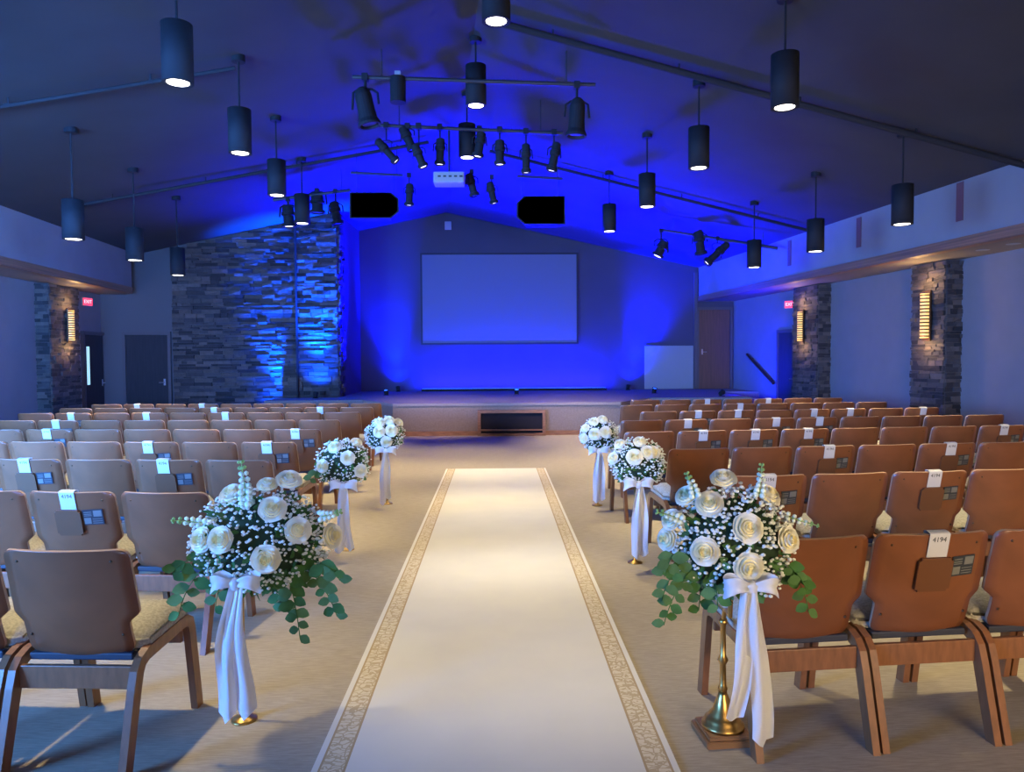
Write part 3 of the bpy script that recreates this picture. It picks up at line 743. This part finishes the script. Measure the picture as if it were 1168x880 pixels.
CR3 = build_small('small rose posy with white bow nearest the stage right of the runner', (683, 496), 7.6, .185,
    pxs(645, 465, z, [(165, 85, .9), (215, 75, .95), (165, 148, 1.1), (225, 138, 1.1), (110, 175, .9), (120, 120, .8)]), (683, 514), [(679, 570, .065), (687, 568, .065)], 24, .055, 420)
# stands
def lathe_obj(name, prof, m, parent, n=24, loc=None):
    b = bmesh.new(); lathe(b, prof, n); return obj(name, b, m, parent, True, loc)
st = thing('flower_stand', 'gold stand on square base beneath large arrangement right of the runner', 'stand', (0.915, 2.97, 0), 0, 'stands under the rose arrangements')
b = bmesh.new(); box(b, -.1, .1, -.1, .1, 0, .028); box(b, -.088, .088, -.088, .088, .028, .045); bmesh.ops.bevel(b, geom=b.edges[:], offset=.004, segments=2, affect='EDGES')
obj('plinth', b, M['brasswood'], st, rot=(0, 0, R_(4)))
lathe_obj('bell_base', [(.085, .045), (.085, .058), (.072, .064), (.072, .078), (.058, .086), (.054, .10), (.04, .115), (.03, .15), (.02, .175), (.016, .19)], M['brass'], st, 28)
lathe_obj('pole', [(.014, .19), (.02, .20), (.014, .215), (.012, .30), (.022, .32), (.012, .34), (.011, .46), (.02, .475), (.014, .49)], M['brass'], st, 16)
b = bmesh.new(); tp = CR1 - Vector((.915, 2.97, 0))
tube(b, [(0, 0, .47), (0, -.02, .53), (tp.x * .5, tp.y * .5, .575), (tp.x, tp.y + .02, .60), (tp.x, tp.y, tp.z - .09)], .009, 10); obj('holder_arm', b, M['brass'], st)
for C, nm, thin in ((CL1, 'slim stand hidden behind ribbons of large arrangement left of the runner', .011), (CL2, 'slim stand under middle posy left of the runner', .009), (CL3, 'slim stand under posy nearest the stage, left of runner', .009),
                    (CR2, 'slim stand under middle posy right of the runner', .009), (CR3, 'slim stand under posy nearest the stage, right of runner', .009)):
    yy = C.y + .13
    st = thing('flower_stand', nm, 'stand', (C.x - (.125 if C is CL1 else 0), yy, 0), 0, 'stands under the rose arrangements')
    lathe_obj('base', [(.055, 0), (.055, .006), (.04, .012), (.018, .02), (.012, .035)], M['brass'], st, 24)
    lathe_obj('pole', [(thin, .03), (thin * .8, .3), (thin * .8, C.z - .08)], M['brass'], st, 12)

# ---------------------------------------------------------------- pendants
PEND_R, PEND_H = .127, .49
def pendant_at(px, pyb, u, label, group='black cylinder pendant lamps'):
    p = atU(px, pyb, u); return make_pendant(p, label, group)
WARM = (1.0, .84, .50)
PE = 760
def make_pendant(p, label, group, energy=None):
    u, s = us(p); top = ceil_h(u) - p.z
    t = thing('pendant_lamp', label, 'lamp', p, ALPHA, group)
    R = PEND_R
    b = bmesh.new(); lathe(b, [(R * .80, .0), (R, .0), (R, PEND_H), (R * .25, PEND_H), (R * .25, PEND_H + .02)], 28, caps=False)
    lathe(b, [(R * .8, .0), (R * .74, .012)], 28, caps=False); b_ = obj('lamp_body', b, M['black'], t)
    for f in b_.data.polygons: f.use_smooth = abs(f.normal.z) < .3
    b = bmesh.new(); lathe(b, [(R * .72, .004), (R * .72, .010)], 24); obj('lamp_lens', b, M['lamp'], t)
    b = bmesh.new(); tube(b, [(0, 0, PEND_H + .015), (0, 0, top)], .011, 8); obj('stem', b, M['black'], t)
    b = bmesh.new(); lathe(b, [(.075, top - .06), (.075, top + .02), (.02, top + .02)], 18); obj('ceiling_cap', b, M['black'], t)
    light('pendant_light', 'SPOT', p - Vector((0, 0, .02)), energy or PE, WARM, spot_size=R_(60), spot_blend=.85, shadow_soft_size=.09).rotation_euler = (0, 0, 0)
    return t
G = 'black cylinder pendant lamps'
for px, py, lb in ((203, 95, 'largest black cylinder pendant left of the ridge, top of frame'), (274, 175, 'second black cylinder pendant in the row left of the ridge'), (316, 223, 'third black cylinder pendant left of the ridge, before stone wall'), (345, 255, 'smallest black cylinder pendant left of ridge, in front of stone wall')):
    pendant_at(px, py, -2.05, lb)
for px, py, lb in ((895, 123, 'largest black cylinder pendant right of the ridge'), (797, 192, 'second black cylinder pendant in the row right of the ridge'), (738, 236, 'third black cylinder pendant in the row right of the ridge'), (695, 264, 'smallest black cylinder pendant right of ridge, right of hung speaker')):
    pendant_at(px, py, 3.36, lb)
for px, py, lb in ((84, 273, 'black cylinder pendant nearest along the left bulkhead'), (154, 297, 'middle black cylinder pendant along the left bulkhead'), (203, 314, 'farthest black cylinder pendant by the left bulkhead, before dark stone')):
    pendant_at(px, py, -4.4, lb)
for px, py, lb in ((1029, 256, 'black cylinder pendant nearest along the right bulkhead'), (930, 287, 'middle black cylinder pendant along the right bulkhead'), (860, 305, 'farthest black cylinder pendant along the right bulkhead')):
    pendant_at(px, py, 5.95, lb)
for px, py, lb in ((566, 25, 'black cylinder pendant under the ridge cut by frame top'), (543, 121, 'black cylinder pendant under the ridge beside upper light bar'), (533, 180, 'black cylinder pendant under ridge among the spotlights')):
    pendant_at(px, py, .66, lb)
# the same rows carry on overhead, above the frame
for u, s, w, e in ((-2.05, 3.6, 'left of the ridge', 560), (3.36, 4.1, 'right of the ridge', 560), (.66, 4.3, 'under the ridge', 430), (-4.4, 6.4, 'along the left bulkhead', 330), (5.95, 6.2, 'along the right bulkhead', 330)):
    make_pendant(RW(u, s, 3.95), f'black cylinder pendant overhead {w}, just above the frame', G, e)

# ---------------------------------------------------------------- ceiling pipes
def slope_pipe(label, s, u0, u1, r=.035, drop=.09):
    t = thing('ceiling_pipe', label, 'pipe', (0, 0, 0), 0, 'pipes crossing under the ceiling')
    us_ = [u0] + ([RIDGE_U] if u0 < RIDGE_U < u1 else []) + [u1]
    b = bmesh.new(); tube(b, [RW(u, s, ceil_h(u) - drop) for u in us_], r, 10); obj('pipe_run', b, M['pipe'], t)
    k = u0 + .6
    while k < u1:
        b = bmesh.new(); tube(b, [RW(k, s, ceil_h(k) + .01), RW(k, s, ceil_h(k) - drop + r)], .01, 6); box(b, -.03, .03, -.02, .02, -.02, .02, Matrix.Translation(RW(k, s, ceil_h(k) - drop))); obj('pipe_hanger', b, M['pipe'], t)
        k += 1.5
p = atU(1168, 190, UB_R - .05); sA = us(p)[1]
slope_pipe('thick pipe crossing the near ceiling from ridge to right bulkhead', sA, .9, UB_R - .02, .04)
slope_pipe('thick pipe crossing the near ceiling on the left slope', us(atU(0, 104, -4.6))[1], UB_L + .02, -2.1, .022)
slope_pipe('thin pipe crossing the far ceiling, right slope behind second pendant', 13.6, 1.2, UB_R - .02, .028)
slope_pipe('thin pipe crossing the far ceiling on the left slope', 13.2, UB_L + .9, .1, .028)

# ---------------------------------------------------------------- light bars and stage lights
def pipe_bar(label, a, c, hang=True, r=.025):
    a, c = a.copy(), c.copy()
    t = thing('lighting_bar', label, 'light bar', (0, 0, 0), 0, 'black bars carrying stage lights')
    b = bmesh.new(); tube(b, [a, c], r, 10); obj('bar_pipe', b, M['bar'], t)
    for q in (.12, .88):
        p = a.lerp(c, q); b = bmesh.new(); tube(b, [p, Vector((p.x, p.y, ceil_h(us(p)[0]) - .004))], .008, 6); obj('drop_rod', b, M['bar'], t)
    return t
yA, yB_ = 9.15, 10.9
pipe_bar('upper black lighting bar hung under ridge, nearest camera', atY(402, 88, yA), atY(679, 97, yA))
pipe_bar('black lighting bar under ridge carrying a row of spotlights', atY(430, 143, yB_), atY(642, 152, yB_))
pipe_bar('short dark bar above the left hung loudspeaker', atY(400, 197, 13.2), atY(460, 200, 13.2))
pipe_bar('short dark bar above the right hung loudspeaker', atY(590, 201, 13.2), atY(642, 204, 13.2))
a_, c_ = atY(752, 262, 15.9), atY(887, 283, 15.3)
pipe_bar('black lighting bar below right ceiling slope near the stage', a_, c_, r=.035)
a_, c_ = atY(312, 228, 14.0), atY(400, 217, 14.0)
pipe_bar('black lighting bar below left ceiling slope before stone wall', a_, c_, r=.032)
def stage_light(px, py, Y, L, R, tilt, label, ybar, big=False, lit=True, az=0, glint=True):
    """a theatre lantern: tapered body with lens barrel, yoke and clamp; tilt in the picture plane, degrees from straight down"""
    p = atY(px, py, Y)
    top = atY(px, ybar, Y).z
    t = thing('stage_light', label, 'stage light', p, 0, 'black stage lights hung from the bars')
    rot = Matrix.Rotation(R_(az), 4, 'X') @ Matrix.Rotation(R_(-tilt), 4, 'Y')
    b = bmesh.new()
    if big: prof = [(R * .35, L * .5), (R * .62, L * .44), (R * .78, L * .30), (R * .80, -L * .1), (R * .86, -L * .32), (R * 1.08, -L * .44), (R * 1.08, -L * .5), (R * .9, -L * .5), (R * .8, -L * .40)]
    else: prof = [(R * .5, L * .5), (R * .78, L * .46), (R * .82, L * .22), (R * .95, L * .20), (R * .95, L * .06), (R * .72, L * .03), (R * .72, -L * .34), (R * 1.0, -L * .36), (R * 1.0, -L * .5), (R * .8, -L * .5), (R * .7, -L * .42)]
    lathe(b, prof, 20, rot); o = obj('lantern_body', b, M['black'], t)
    for f in o.data.polygons: f.use_smooth = False
    b = bmesh.new(); lathe(b, [(R * .68, -L * .43), (R * .68, -L * .45)], 16, rot); obj('lens', b, M['glint'] if lit else M['sticker'], o)
    b = bmesh.new(); q = R * 1.25
    zt = max(L * .35, R * 1.6)
    tube(b, [rot @ Vector((-q, 0, 0)), Vector((-q * .9, 0, zt * .8)), Vector((-q * .5, 0, zt)), Vector((q * .5, 0, zt)), Vector((q * .9, 0, zt * .8)), rot @ Vector((q, 0, 0))], R * .12, 6); obj('yoke', b, M['black'], t)
    hgt = top - p.z
    b = bmesh.new(); tube(b, [(0, 0, zt * .98), (0, 0, max(hgt, zt + .03))], R * .14, 6); box(b, -.035, .035, -.05, .05, max(hgt, zt + .03) - .045, max(hgt, zt + .03) + .035); obj('clamp', b, M['black'], t)
    return t
stage_light(417, 122, yA, .46, .13, 12, 'large bell-shaped stage light at left end of upper bar', 88, True, False)
stage_light(658, 134, yA, .46, .12, -3, 'large bell-shaped stage light at right end of upper bar', 97, True, False)
stage_light(441, 172, yB_, .42, .07, 42, 'slim spotlight tilted sharply right at left end of spotlight row', 143)
stage_light(465, 158, yB_, .36, .085, 25, 'stubby spotlight second from left end of spotlight row', 144, False, False)
stage_light(478, 178, yB_ - .3, .34, .075, 22, 'spotlight tilted right just below the stubby one', 144)
stage_light(502, 173, yB_, .38, .08, -2, 'upright spotlight in the row left of the ridge pendant', 145)
stage_light(547, 165, yB_ + .1, .36, .085, -10, 'spotlight half hidden behind the ridge pendant', 147)
stage_light(570, 174, yB_, .36, .085, 0, 'grey upright spotlight in the row right of the ridge pendant', 148)
stage_light(600, 181, yB_, .42, .075, 0, 'knobbly spotlight second from right end of spotlight row', 150)
stage_light(632, 179, yB_, .42, .08, -12, 'spotlight at the right end of the spotlight row', 151)
stage_light(467, 222, 13.0, .38, .085, -3, 'small spotlight right of the left hung loudspeaker', 200)
stage_light(561, 220, 13.0, .38, .08, 12, 'small spotlight left of the right hung loudspeaker', 202)
stage_light(538, 211, 13.0, .40, .09, 15, 'unlit dark spotlight right of the white projector', 196, False, False)
stage_light(754, 284, 15.89, .36, .13, -28, 'tilted spotlight at left end of right slope bar', 263)
stage_light(798, 277, 15.7, .5, .13, 8, 'dark upright spotlight in middle of right slope bar', 269, False, False)
stage_light(818, 289, 15.61, .62, .10, -48, 'long spotlight tilted down left on right slope bar', 271.6)
stage_light(329, 247, 14.0, .38, .13, 3, 'round spotlight left of the pendant before stone wall', 227)
stage_light(383, 243, 14.0, .42, .11, 10, 'slim spotlight at right end of left slope bar', 218, False, False)
stage_light(362, 233, 14.0, .32, .14, 0, 'short dark spotlight in middle of left slope bar', 224, False, False)
for px, py, tx in ((502, 190, -1.2), (600, 199, 1.4)):
    q = atY(px, py, yB_); light('stage_light_beam', 'SPOT', q, 2000, (1, .70, .72), target=(tx, 15.7, .65), spot_size=R_(34), spot_blend=1.0, shadow_soft_size=.07)
# unlit small cylinder on the upper bar
p = atY(454, 117, yA); t = thing('stage_light', 'small unlit black cylinder lamp hung on the upper bar', 'stage light', p, 0, 'black stage lights hung from the bars')
b = bmesh.new(); lathe(b, [(.08, 0), (.095, 0), (.095, .30), (.03, .30), (.03, .33)], 20); obj('lamp_body', b, M['black'], t)
b = bmesh.new(); box(b, -.035, .035, -.03, .03, .31, .37); obj('clamp', b, M['projector'], t)
# loudspeakers
def loudspeaker(px0, px1, py0, py1, Y, label, flip):
    a, c = atY(px0, py0, Y), atY(px1, py1, Y); w, h = c.x - a.x, a.z - c.z
    t = thing('loudspeaker', label, 'loudspeaker', ((a.x + c.x) / 2, Y, c.z), 0, 'loudspeakers hung over the stage')
    k = .16 * w; poly = [(-w / 2, 0), (w / 2 - k, 0), (w / 2, h * .25), (w / 2, h * .75), (w / 2 - k, h), (-w / 2, h)]
    b = bmesh.new(); P0 = [(x * flip, -.12, z) for x, z in poly]; P1 = [(x * flip * .8, .38, z * .9 + .03) for x, z in poly]
    v0 = [b.verts.new(q) for q in P0]; v1 = [b.verts.new(q) for q in P1]; b.faces.new(v0); b.faces.new(v1)
    for i in range(6): b.faces.new((v0[i], v0[(i + 1) % 6], v1[(i + 1) % 6], v1[i]))
    obj('cabinet', b, M['black'], t)
    b = bmesh.new(); v = [b.verts.new((x * flip * .94, -.128, h * .03 + z * .94)) for x, z in poly]; b.faces.new(v); bmesh.ops.solidify(b, geom=b.faces[:], thickness=.006); obj('speaker_grille', b, M['grille'], t)
    for x in (-w * .38, w * .38):
        b = bmesh.new(); tube(b, [(x, 0.05, h - .02), (x, .05, atY(px0, 199, Y).z - c.z)], .008, 6); obj('hanging_rod', b, M['bar'], t)
loudspeaker(400, 456, 221, 250, 13.2, 'black loudspeaker hung before the blue ceiling, left of projector', 1)
loudspeaker(589, 644, 225, 257, 13.2, 'black loudspeaker hung before the blue ceiling, right of projector', -1)
a_, c_ = atY(495, 196, 12.7), atY(530, 211, 12.7)
t = thing('projector', 'white projector hung under the ridge between the loudspeakers', 'projector', ((a_.x + c_.x) / 2, 12.7, c_.z), 0)
w = (c_.x - a_.x) / 2; h = a_.z - c_.z
obj('projector_body', bm_box(-w, w, -.18, .18, 0, h * .85, bev=.02, seg=3), M['projector'], t)
b = bmesh.new(); lathe(b, [(.05, -.21), (.05, -.17)], 16, Matrix.Rotation(R_(0), 4, 'X') @ Matrix.Translation((0, 0, 0))); b.free()
b = bmesh.new()
for k in range(5): box(b, -w * .7 + k * .09, -w * .7 + k * .09 + .05, -.186, -.179, h * .42, h * .55)
obj('connector_row', b, M['sticker'], t)
b = bmesh.new(); tube(b, [(0, 0, h * .83), (0, 0, ceil_h(us(Vector((a_.x, 12.7, 0)))[0]) - c_.z + .02)], .02, 8); obj('mount_pole', b, M['bar'], t)

# ---------------------------------------------------------------- sconces, exit signs, small fittings
def sconce(px, py, u, side, label, h, w, en):
    p = atU(px, py, u); t = thing('wall_sconce', label, 'sconce', p, ALPHA + R_(-90 if side > 0 else 90), 'amber sconces on the stone pilasters')
    obj('back_plate', bm_box(-w * .62, w * .62, .0, .03, -h / 2 - .05, h / 2 + .05, bev=.006), M['bronze'], t)
    b = bmesh.new(); n = 12; L = []
    for zz in (-h / 2, h / 2): L.append([b.verts.new((w * .5 * math.cos(math.pi + math.pi * i / n), w * .55 * math.sin(math.pi + math.pi * i / n), zz)) for i in range(n + 1)])
    for i in range(n): b.faces.new((L[0][i], L[0][i + 1], L[1][i + 1], L[1][i]))
    b.faces.new(L[0]); b.faces.new(L[1]); obj('amber_shade', b, M['amber'], t)
    b = bmesh.new(); k = 13
    for q in range(k):
        zz = -h / 2 + h * (q + .5) / k
        P = [Vector((w * .53 * math.cos(math.pi + math.pi * i / n), w * .58 * math.sin(math.pi + math.pi * i / n), zz)) for i in range(n + 1)]; tube(b, P, .011, 5)
    obj('louvre_rings', b, M['bronze'], t)
    for dz in (h / 2 + .16, -h / 2 - .14):
        q = p + N_ * (-side * .13) + Vector((0, 0, dz)); light('sconce_light', 'POINT', q, en, (1, .6, .25), shadow_soft_size=.05)
sconce(1056, 360, 8.12, 1, 'glowing amber sconce on the nearer right stone pilaster', .72, .16, 14)
sconce(913.5, 372, 8.12, 1, 'glowing amber sconce on the farther right stone pilaster', .62, .14, 9)
sconce(80, 371, -7.17, -1, 'glowing amber sconce on the left stone pilaster', .60, .15, 10)
def exit_sign(p, rz, label):
    t = thing('exit_sign', label, 'sign', p, rz)
    obj('sign_box', bm_box(-.13, .13, 0, .06, -.09, .09, bev=.006), M['projector'], t)
    obj('sign_face', bm_box(-.12, .12, -.006, .0, -.08, .08), M['red'], t)
    text_obj('sign_letters', 'EXIT', .10, M['redlit'], t, (0, -.008, 0), (R_(90), 0, 0), .001)
p = atU(901, 347, UW_R - .07); exit_sign(p, ALPHA + R_(-50), 'red glowing exit sign above the dark door on the right wall')
p = atU(100, 344, UW_L + .09); exit_sign(p, ALPHA + R_(66), 'red glowing exit sign above the dark door beside left pilaster')
def downlight(px, py, label):
    p = atH(px, py, HSOF); t = thing('recessed_downlight', label, 'downlight', (p.x, p.y, HSOF), 0, 'recessed downlights in the right soffit')
    b = bmesh.new(); lathe(b, [(.055, -.001), (.09, -.004), (.09, 0), (.05, .0)], 20); obj('trim_ring', b, M['projector'], t)
downlight(1121, 285, 'round white downlight in right soffit beyond the nearer one'); downlight(1156, 278, 'round white downlight in right soffit nearest the frame edge')
for px, py0, py1, lb in ((1094, 208, 252, 'faded red strip on the right bulkhead nearest the camera'), (979, 248, 282, 'faded red strip in middle of the right bulkhead'), (900, 274, 303, 'faded red strip on right bulkhead nearest the stage')):
    p0, p1 = atU(px, py0, UB_R - .012), atU(px, py1, UB_R - .012)
    o = obj('red_strip', bm_box(-.07, .07, 0, .012, 0, p0.z - p1.z, bev=.003, seg=1), M['faded']); o.location = p1; o.rotation_euler.z = ALPHA + R_(-90)  # thin faded red strip set flush on the bulkhead
    tag(o, lb, 'strip', 'faded red strips on the right bulkhead')
p = atY(511, 257, YB - .06); o = obj('sensor_box', bm_box(-.09, .09, 0, .05, -.11, .11, bev=.01), M['projector'], loc=p); tag(o, 'small pale box high on stage wall under the gable peak', 'sensor')
# uplights on the stage
def uplight(p, tgt, label, energy, color, spot, blend=.8, size=.06, lens=True):
    t = thing('floor_uplight', label, 'uplight', p, 0, 'blue uplights along the stage')
    d = (Vector(tgt) - Vector(p)).normalized(); rot = d.to_track_quat('Z', 'Y').to_matrix().to_4x4(); c = Vector((0, 0, .075))
    b = bmesh.new(); lathe(b, [(.05, -.06), (.055, .05), (.062, .055), (.062, .06), (.05, .06), (.045, .045)], 18, Matrix.Translation(c) @ rot); obj('uplight_can', b, M['black'], t)
    b = bmesh.new(); lathe(b, [(.044, .046), (.044, .048)], 16, Matrix.Translation(c) @ rot); obj('blue_lens', b, M['bluelens'], t)
    b = bmesh.new(); box(b, -.06, .06, -.05, .05, 0, .012); obj('foot_plate', b, M['black'], t)
    light('uplight_beam', 'SPOT', Vector(p) + c + d * .09, energy, color, target=Vector(p) + c + d * 5, spot_size=R_(spot), spot_blend=blend, shadow_soft_size=size)
BLUE = (.0, .0, 1.0); CYAN = (.0, .06, 1.0)
BE = 1.0
def wall_up(x, Y, h, dx, up, label, e1, e2, col, off=.34):
    uplight((x, Y - off, h), (x + dx * .25, Y, h + .75), label, e1, col, 95, 1.0, .05)
    p = Vector((x, Y - off, h + .16)); light('uplight_beam', 'SPOT', p, e2, col, target=(x + dx, Y - .05, h + up), spot_size=R_(50), spot_blend=1.0, shadow_soft_size=.05)
wall_up(atY(456, 440, YB).x, YB, SH, -.35, 2.4, 'blue uplight at foot of stage wall left of the screen', 800, 11000, (.0, .004, 1))
wall_up(atY(714, 440, YB).x, YB, SH, .75, 2.4, 'blue uplight at foot of stage wall right of the screen', 800, 14000, (.0, .002, 1))
wall_up(atY(318, 440, YS).x, YS, .0, .05, 2.6, 'blue uplight at foot of stone wall, left of conduit', 1300, 21000, CYAN, .45)
wall_up(atY(365, 440, YS).x, YS, SH, -.05, 2.4, 'blue uplight at foot of stone wall, right of conduit', 1100, 21000, CYAN, .45)
uplight((5.1, 16.75, SH), (7.2, 18.6, 1.6), 'added unseen blue uplight at right end of stage facing the side wall', 1500, BLUE, 80, 1.0, .1)  # unseen lamp added to turn the side wall blue
# long LED batten at the foot of the stage wall
xa, xb = atY(482, 440, YB).x, atY(690, 440, YB).x
t = thing('led_batten', 'long low blue light batten at foot of stage wall beneath screen', 'light bar', ((xa + xb) / 2, YB - .3, SH))
hw = (xb - xa) / 2
obj('batten_housing', bm_box(-hw, hw, -.05, .05, 0, .07, bev=.008), M['black'], t)
obj('batten_lens', bm_box(-hw + .02, hw - .02, -.02, .03, .07, .076), M['bluelens'], t)
l = light('batten_light', 'AREA', ((xa + xb) / 2, YB - .29, SH + .085), 1500, (.003, .002, 1), target=((xa + xb) / 2, YB + .15, SH + 1.2), shape='RECTANGLE', size=2 * hw - .1, size_y=.05)
# wide blue washes thrown up on the ceiling from the stage
for k, (x, y, tx, ty, en, lb) in enumerate(((-2.7, 18.3, -2.9, 16.6, 26000, 'blue wash light on stage floor at left corner of stage'), (3.9, 18.3, 4.3, 16.6, 23000, 'blue wash light on stage floor towards the stage door'), (.5, 18.3, .4, 15.7, 34000, 'blue wash light on stage floor before the screen'))):
    uplight((x, y, SH), (tx, ty, 5.0), lb, en, BLUE, 96, 1.0, .5)

# ---------------------------------------------------------------- unseen windows out of frame and their added fill light
def unseen_window(name, s0, s1, U=UW_L - .12):
    b = bmesh.new()
    for q in ((s0, s0 + .06, .7, 2.7), (s1 - .06, s1, .7, 2.7), (s0 + .06, s1 - .06, .7, .76), (s0 + .06, s1 - .06, 2.64, 2.7), ((s0 + s1) / 2 - .03, (s0 + s1) / 2 + .03, .76, 2.64)): box(b, U, U + .08, *q)
    o = struct(name, b, M['frame']); o.rotation_euler.z = ALPHA
unseen_window('unseen_window_1', -1.8, 1.5); unseen_window('unseen_window_2', 1.9, 5.6); unseen_window('unseen_window_3', -1.8, 1.5, UW_R + .04); unseen_window('unseen_window_4', 1.9, 5.6, UW_R + .04)  # unseen windows, added to carry the fill lamps
for s, w, e in ((-.15, 3.2, 900), (3.75, 3.6, 1150)):
    p = RW(UW_L - .2, s, 1.7); light('added_window_fill', 'AREA', p, e, (.085, .31, 1.0), target=p + N_ * 3.4 + D_ * 4.2 + Vector((0, 0, -.4)), shape='RECTANGLE', size=w, size_y=1.9, spread=R_(95))  # added deep-blue fill, tints the left rows in place of haze
b = bmesh.new()                                    # rear wall behind the camera, two window openings added for the fill
for q in ((-8, -5.5, 0, 5.6), (-1.5, .9, 0, 5.6), (5.2, 8.9, 0, 5.6), (-5.5, -1.5, 0, .8), (-5.5, -1.5, 2.7, 5.6), (.9, 5.2, 0, .8), (.9, 5.2, 2.7, 5.6)): box(b, q[0], q[1], S0 - .15, S0, q[2], q[3])
o = struct('wall_rear', b, M['wall']); o.rotation_euler.z = ALPHA
p = RW(-3.5, S0 - .2, 1.75); light('added_window_fill', 'AREA', p, 520, (.085, .28, 1.0), target=RW(-7.0, 8.5, 2.3), shape='RECTANGLE', size=3.9, size_y=1.9, spread=R_(60))  # added blue fill aimed along the left wall
p = RW(3.05, S0 - .2, 1.75); light('added_window_fill', 'AREA', p, 120, (1.0, .76, .44), target=RW(4.5, 8, .9), shape='RECTANGLE', size=4.2, size_y=1.9, spread=R_(80))  # added warm fill for the chair backs right of the runner
p = RW(3.05, S0 - .2, 2.4); light('added_window_fill', 'AREA', p, 200, (.10, .32, 1.0), target=RW(-7.4, 11.5, 3.2), shape='RECTANGLE', size=4.2, size_y=.5, spread=R_(30))  # added narrow blue fill for the left bulkhead and upper wall
for s, w, e in ((-.15, 3.2, 22), (3.75, 3.6, 25)):
    p = RW(UW_R + .2, s, 1.7); light('added_window_fill', 'AREA', p, e, (1.0, .78, .52), target=p - N_ * 3 + Vector((0, 0, -.25)), shape='RECTANGLE', size=w, size_y=1.9)  # added weak warm fill from the unseen right windows
w = bpy.data.worlds.new('world'); S.world = w; w.use_nodes = True
bg = w.node_tree.nodes['Background']; bg.inputs[0].default_value = (.42, .52, .95, 1); bg.inputs[1].default_value = .2

S.view_settings.view_transform = 'Standard'; S.view_settings.look = 'None'; S.view_settings.gamma = 1; S.view_settings.exposure = 0
S.view_settings.use_curve_mapping = False
S.cycles.use_denoising = True
S.cycles.max_bounces = 8; S.cycles.diffuse_bounces = 4
S.cycles.sample_clamp_indirect = 6
S.cycles.use_light_tree = True
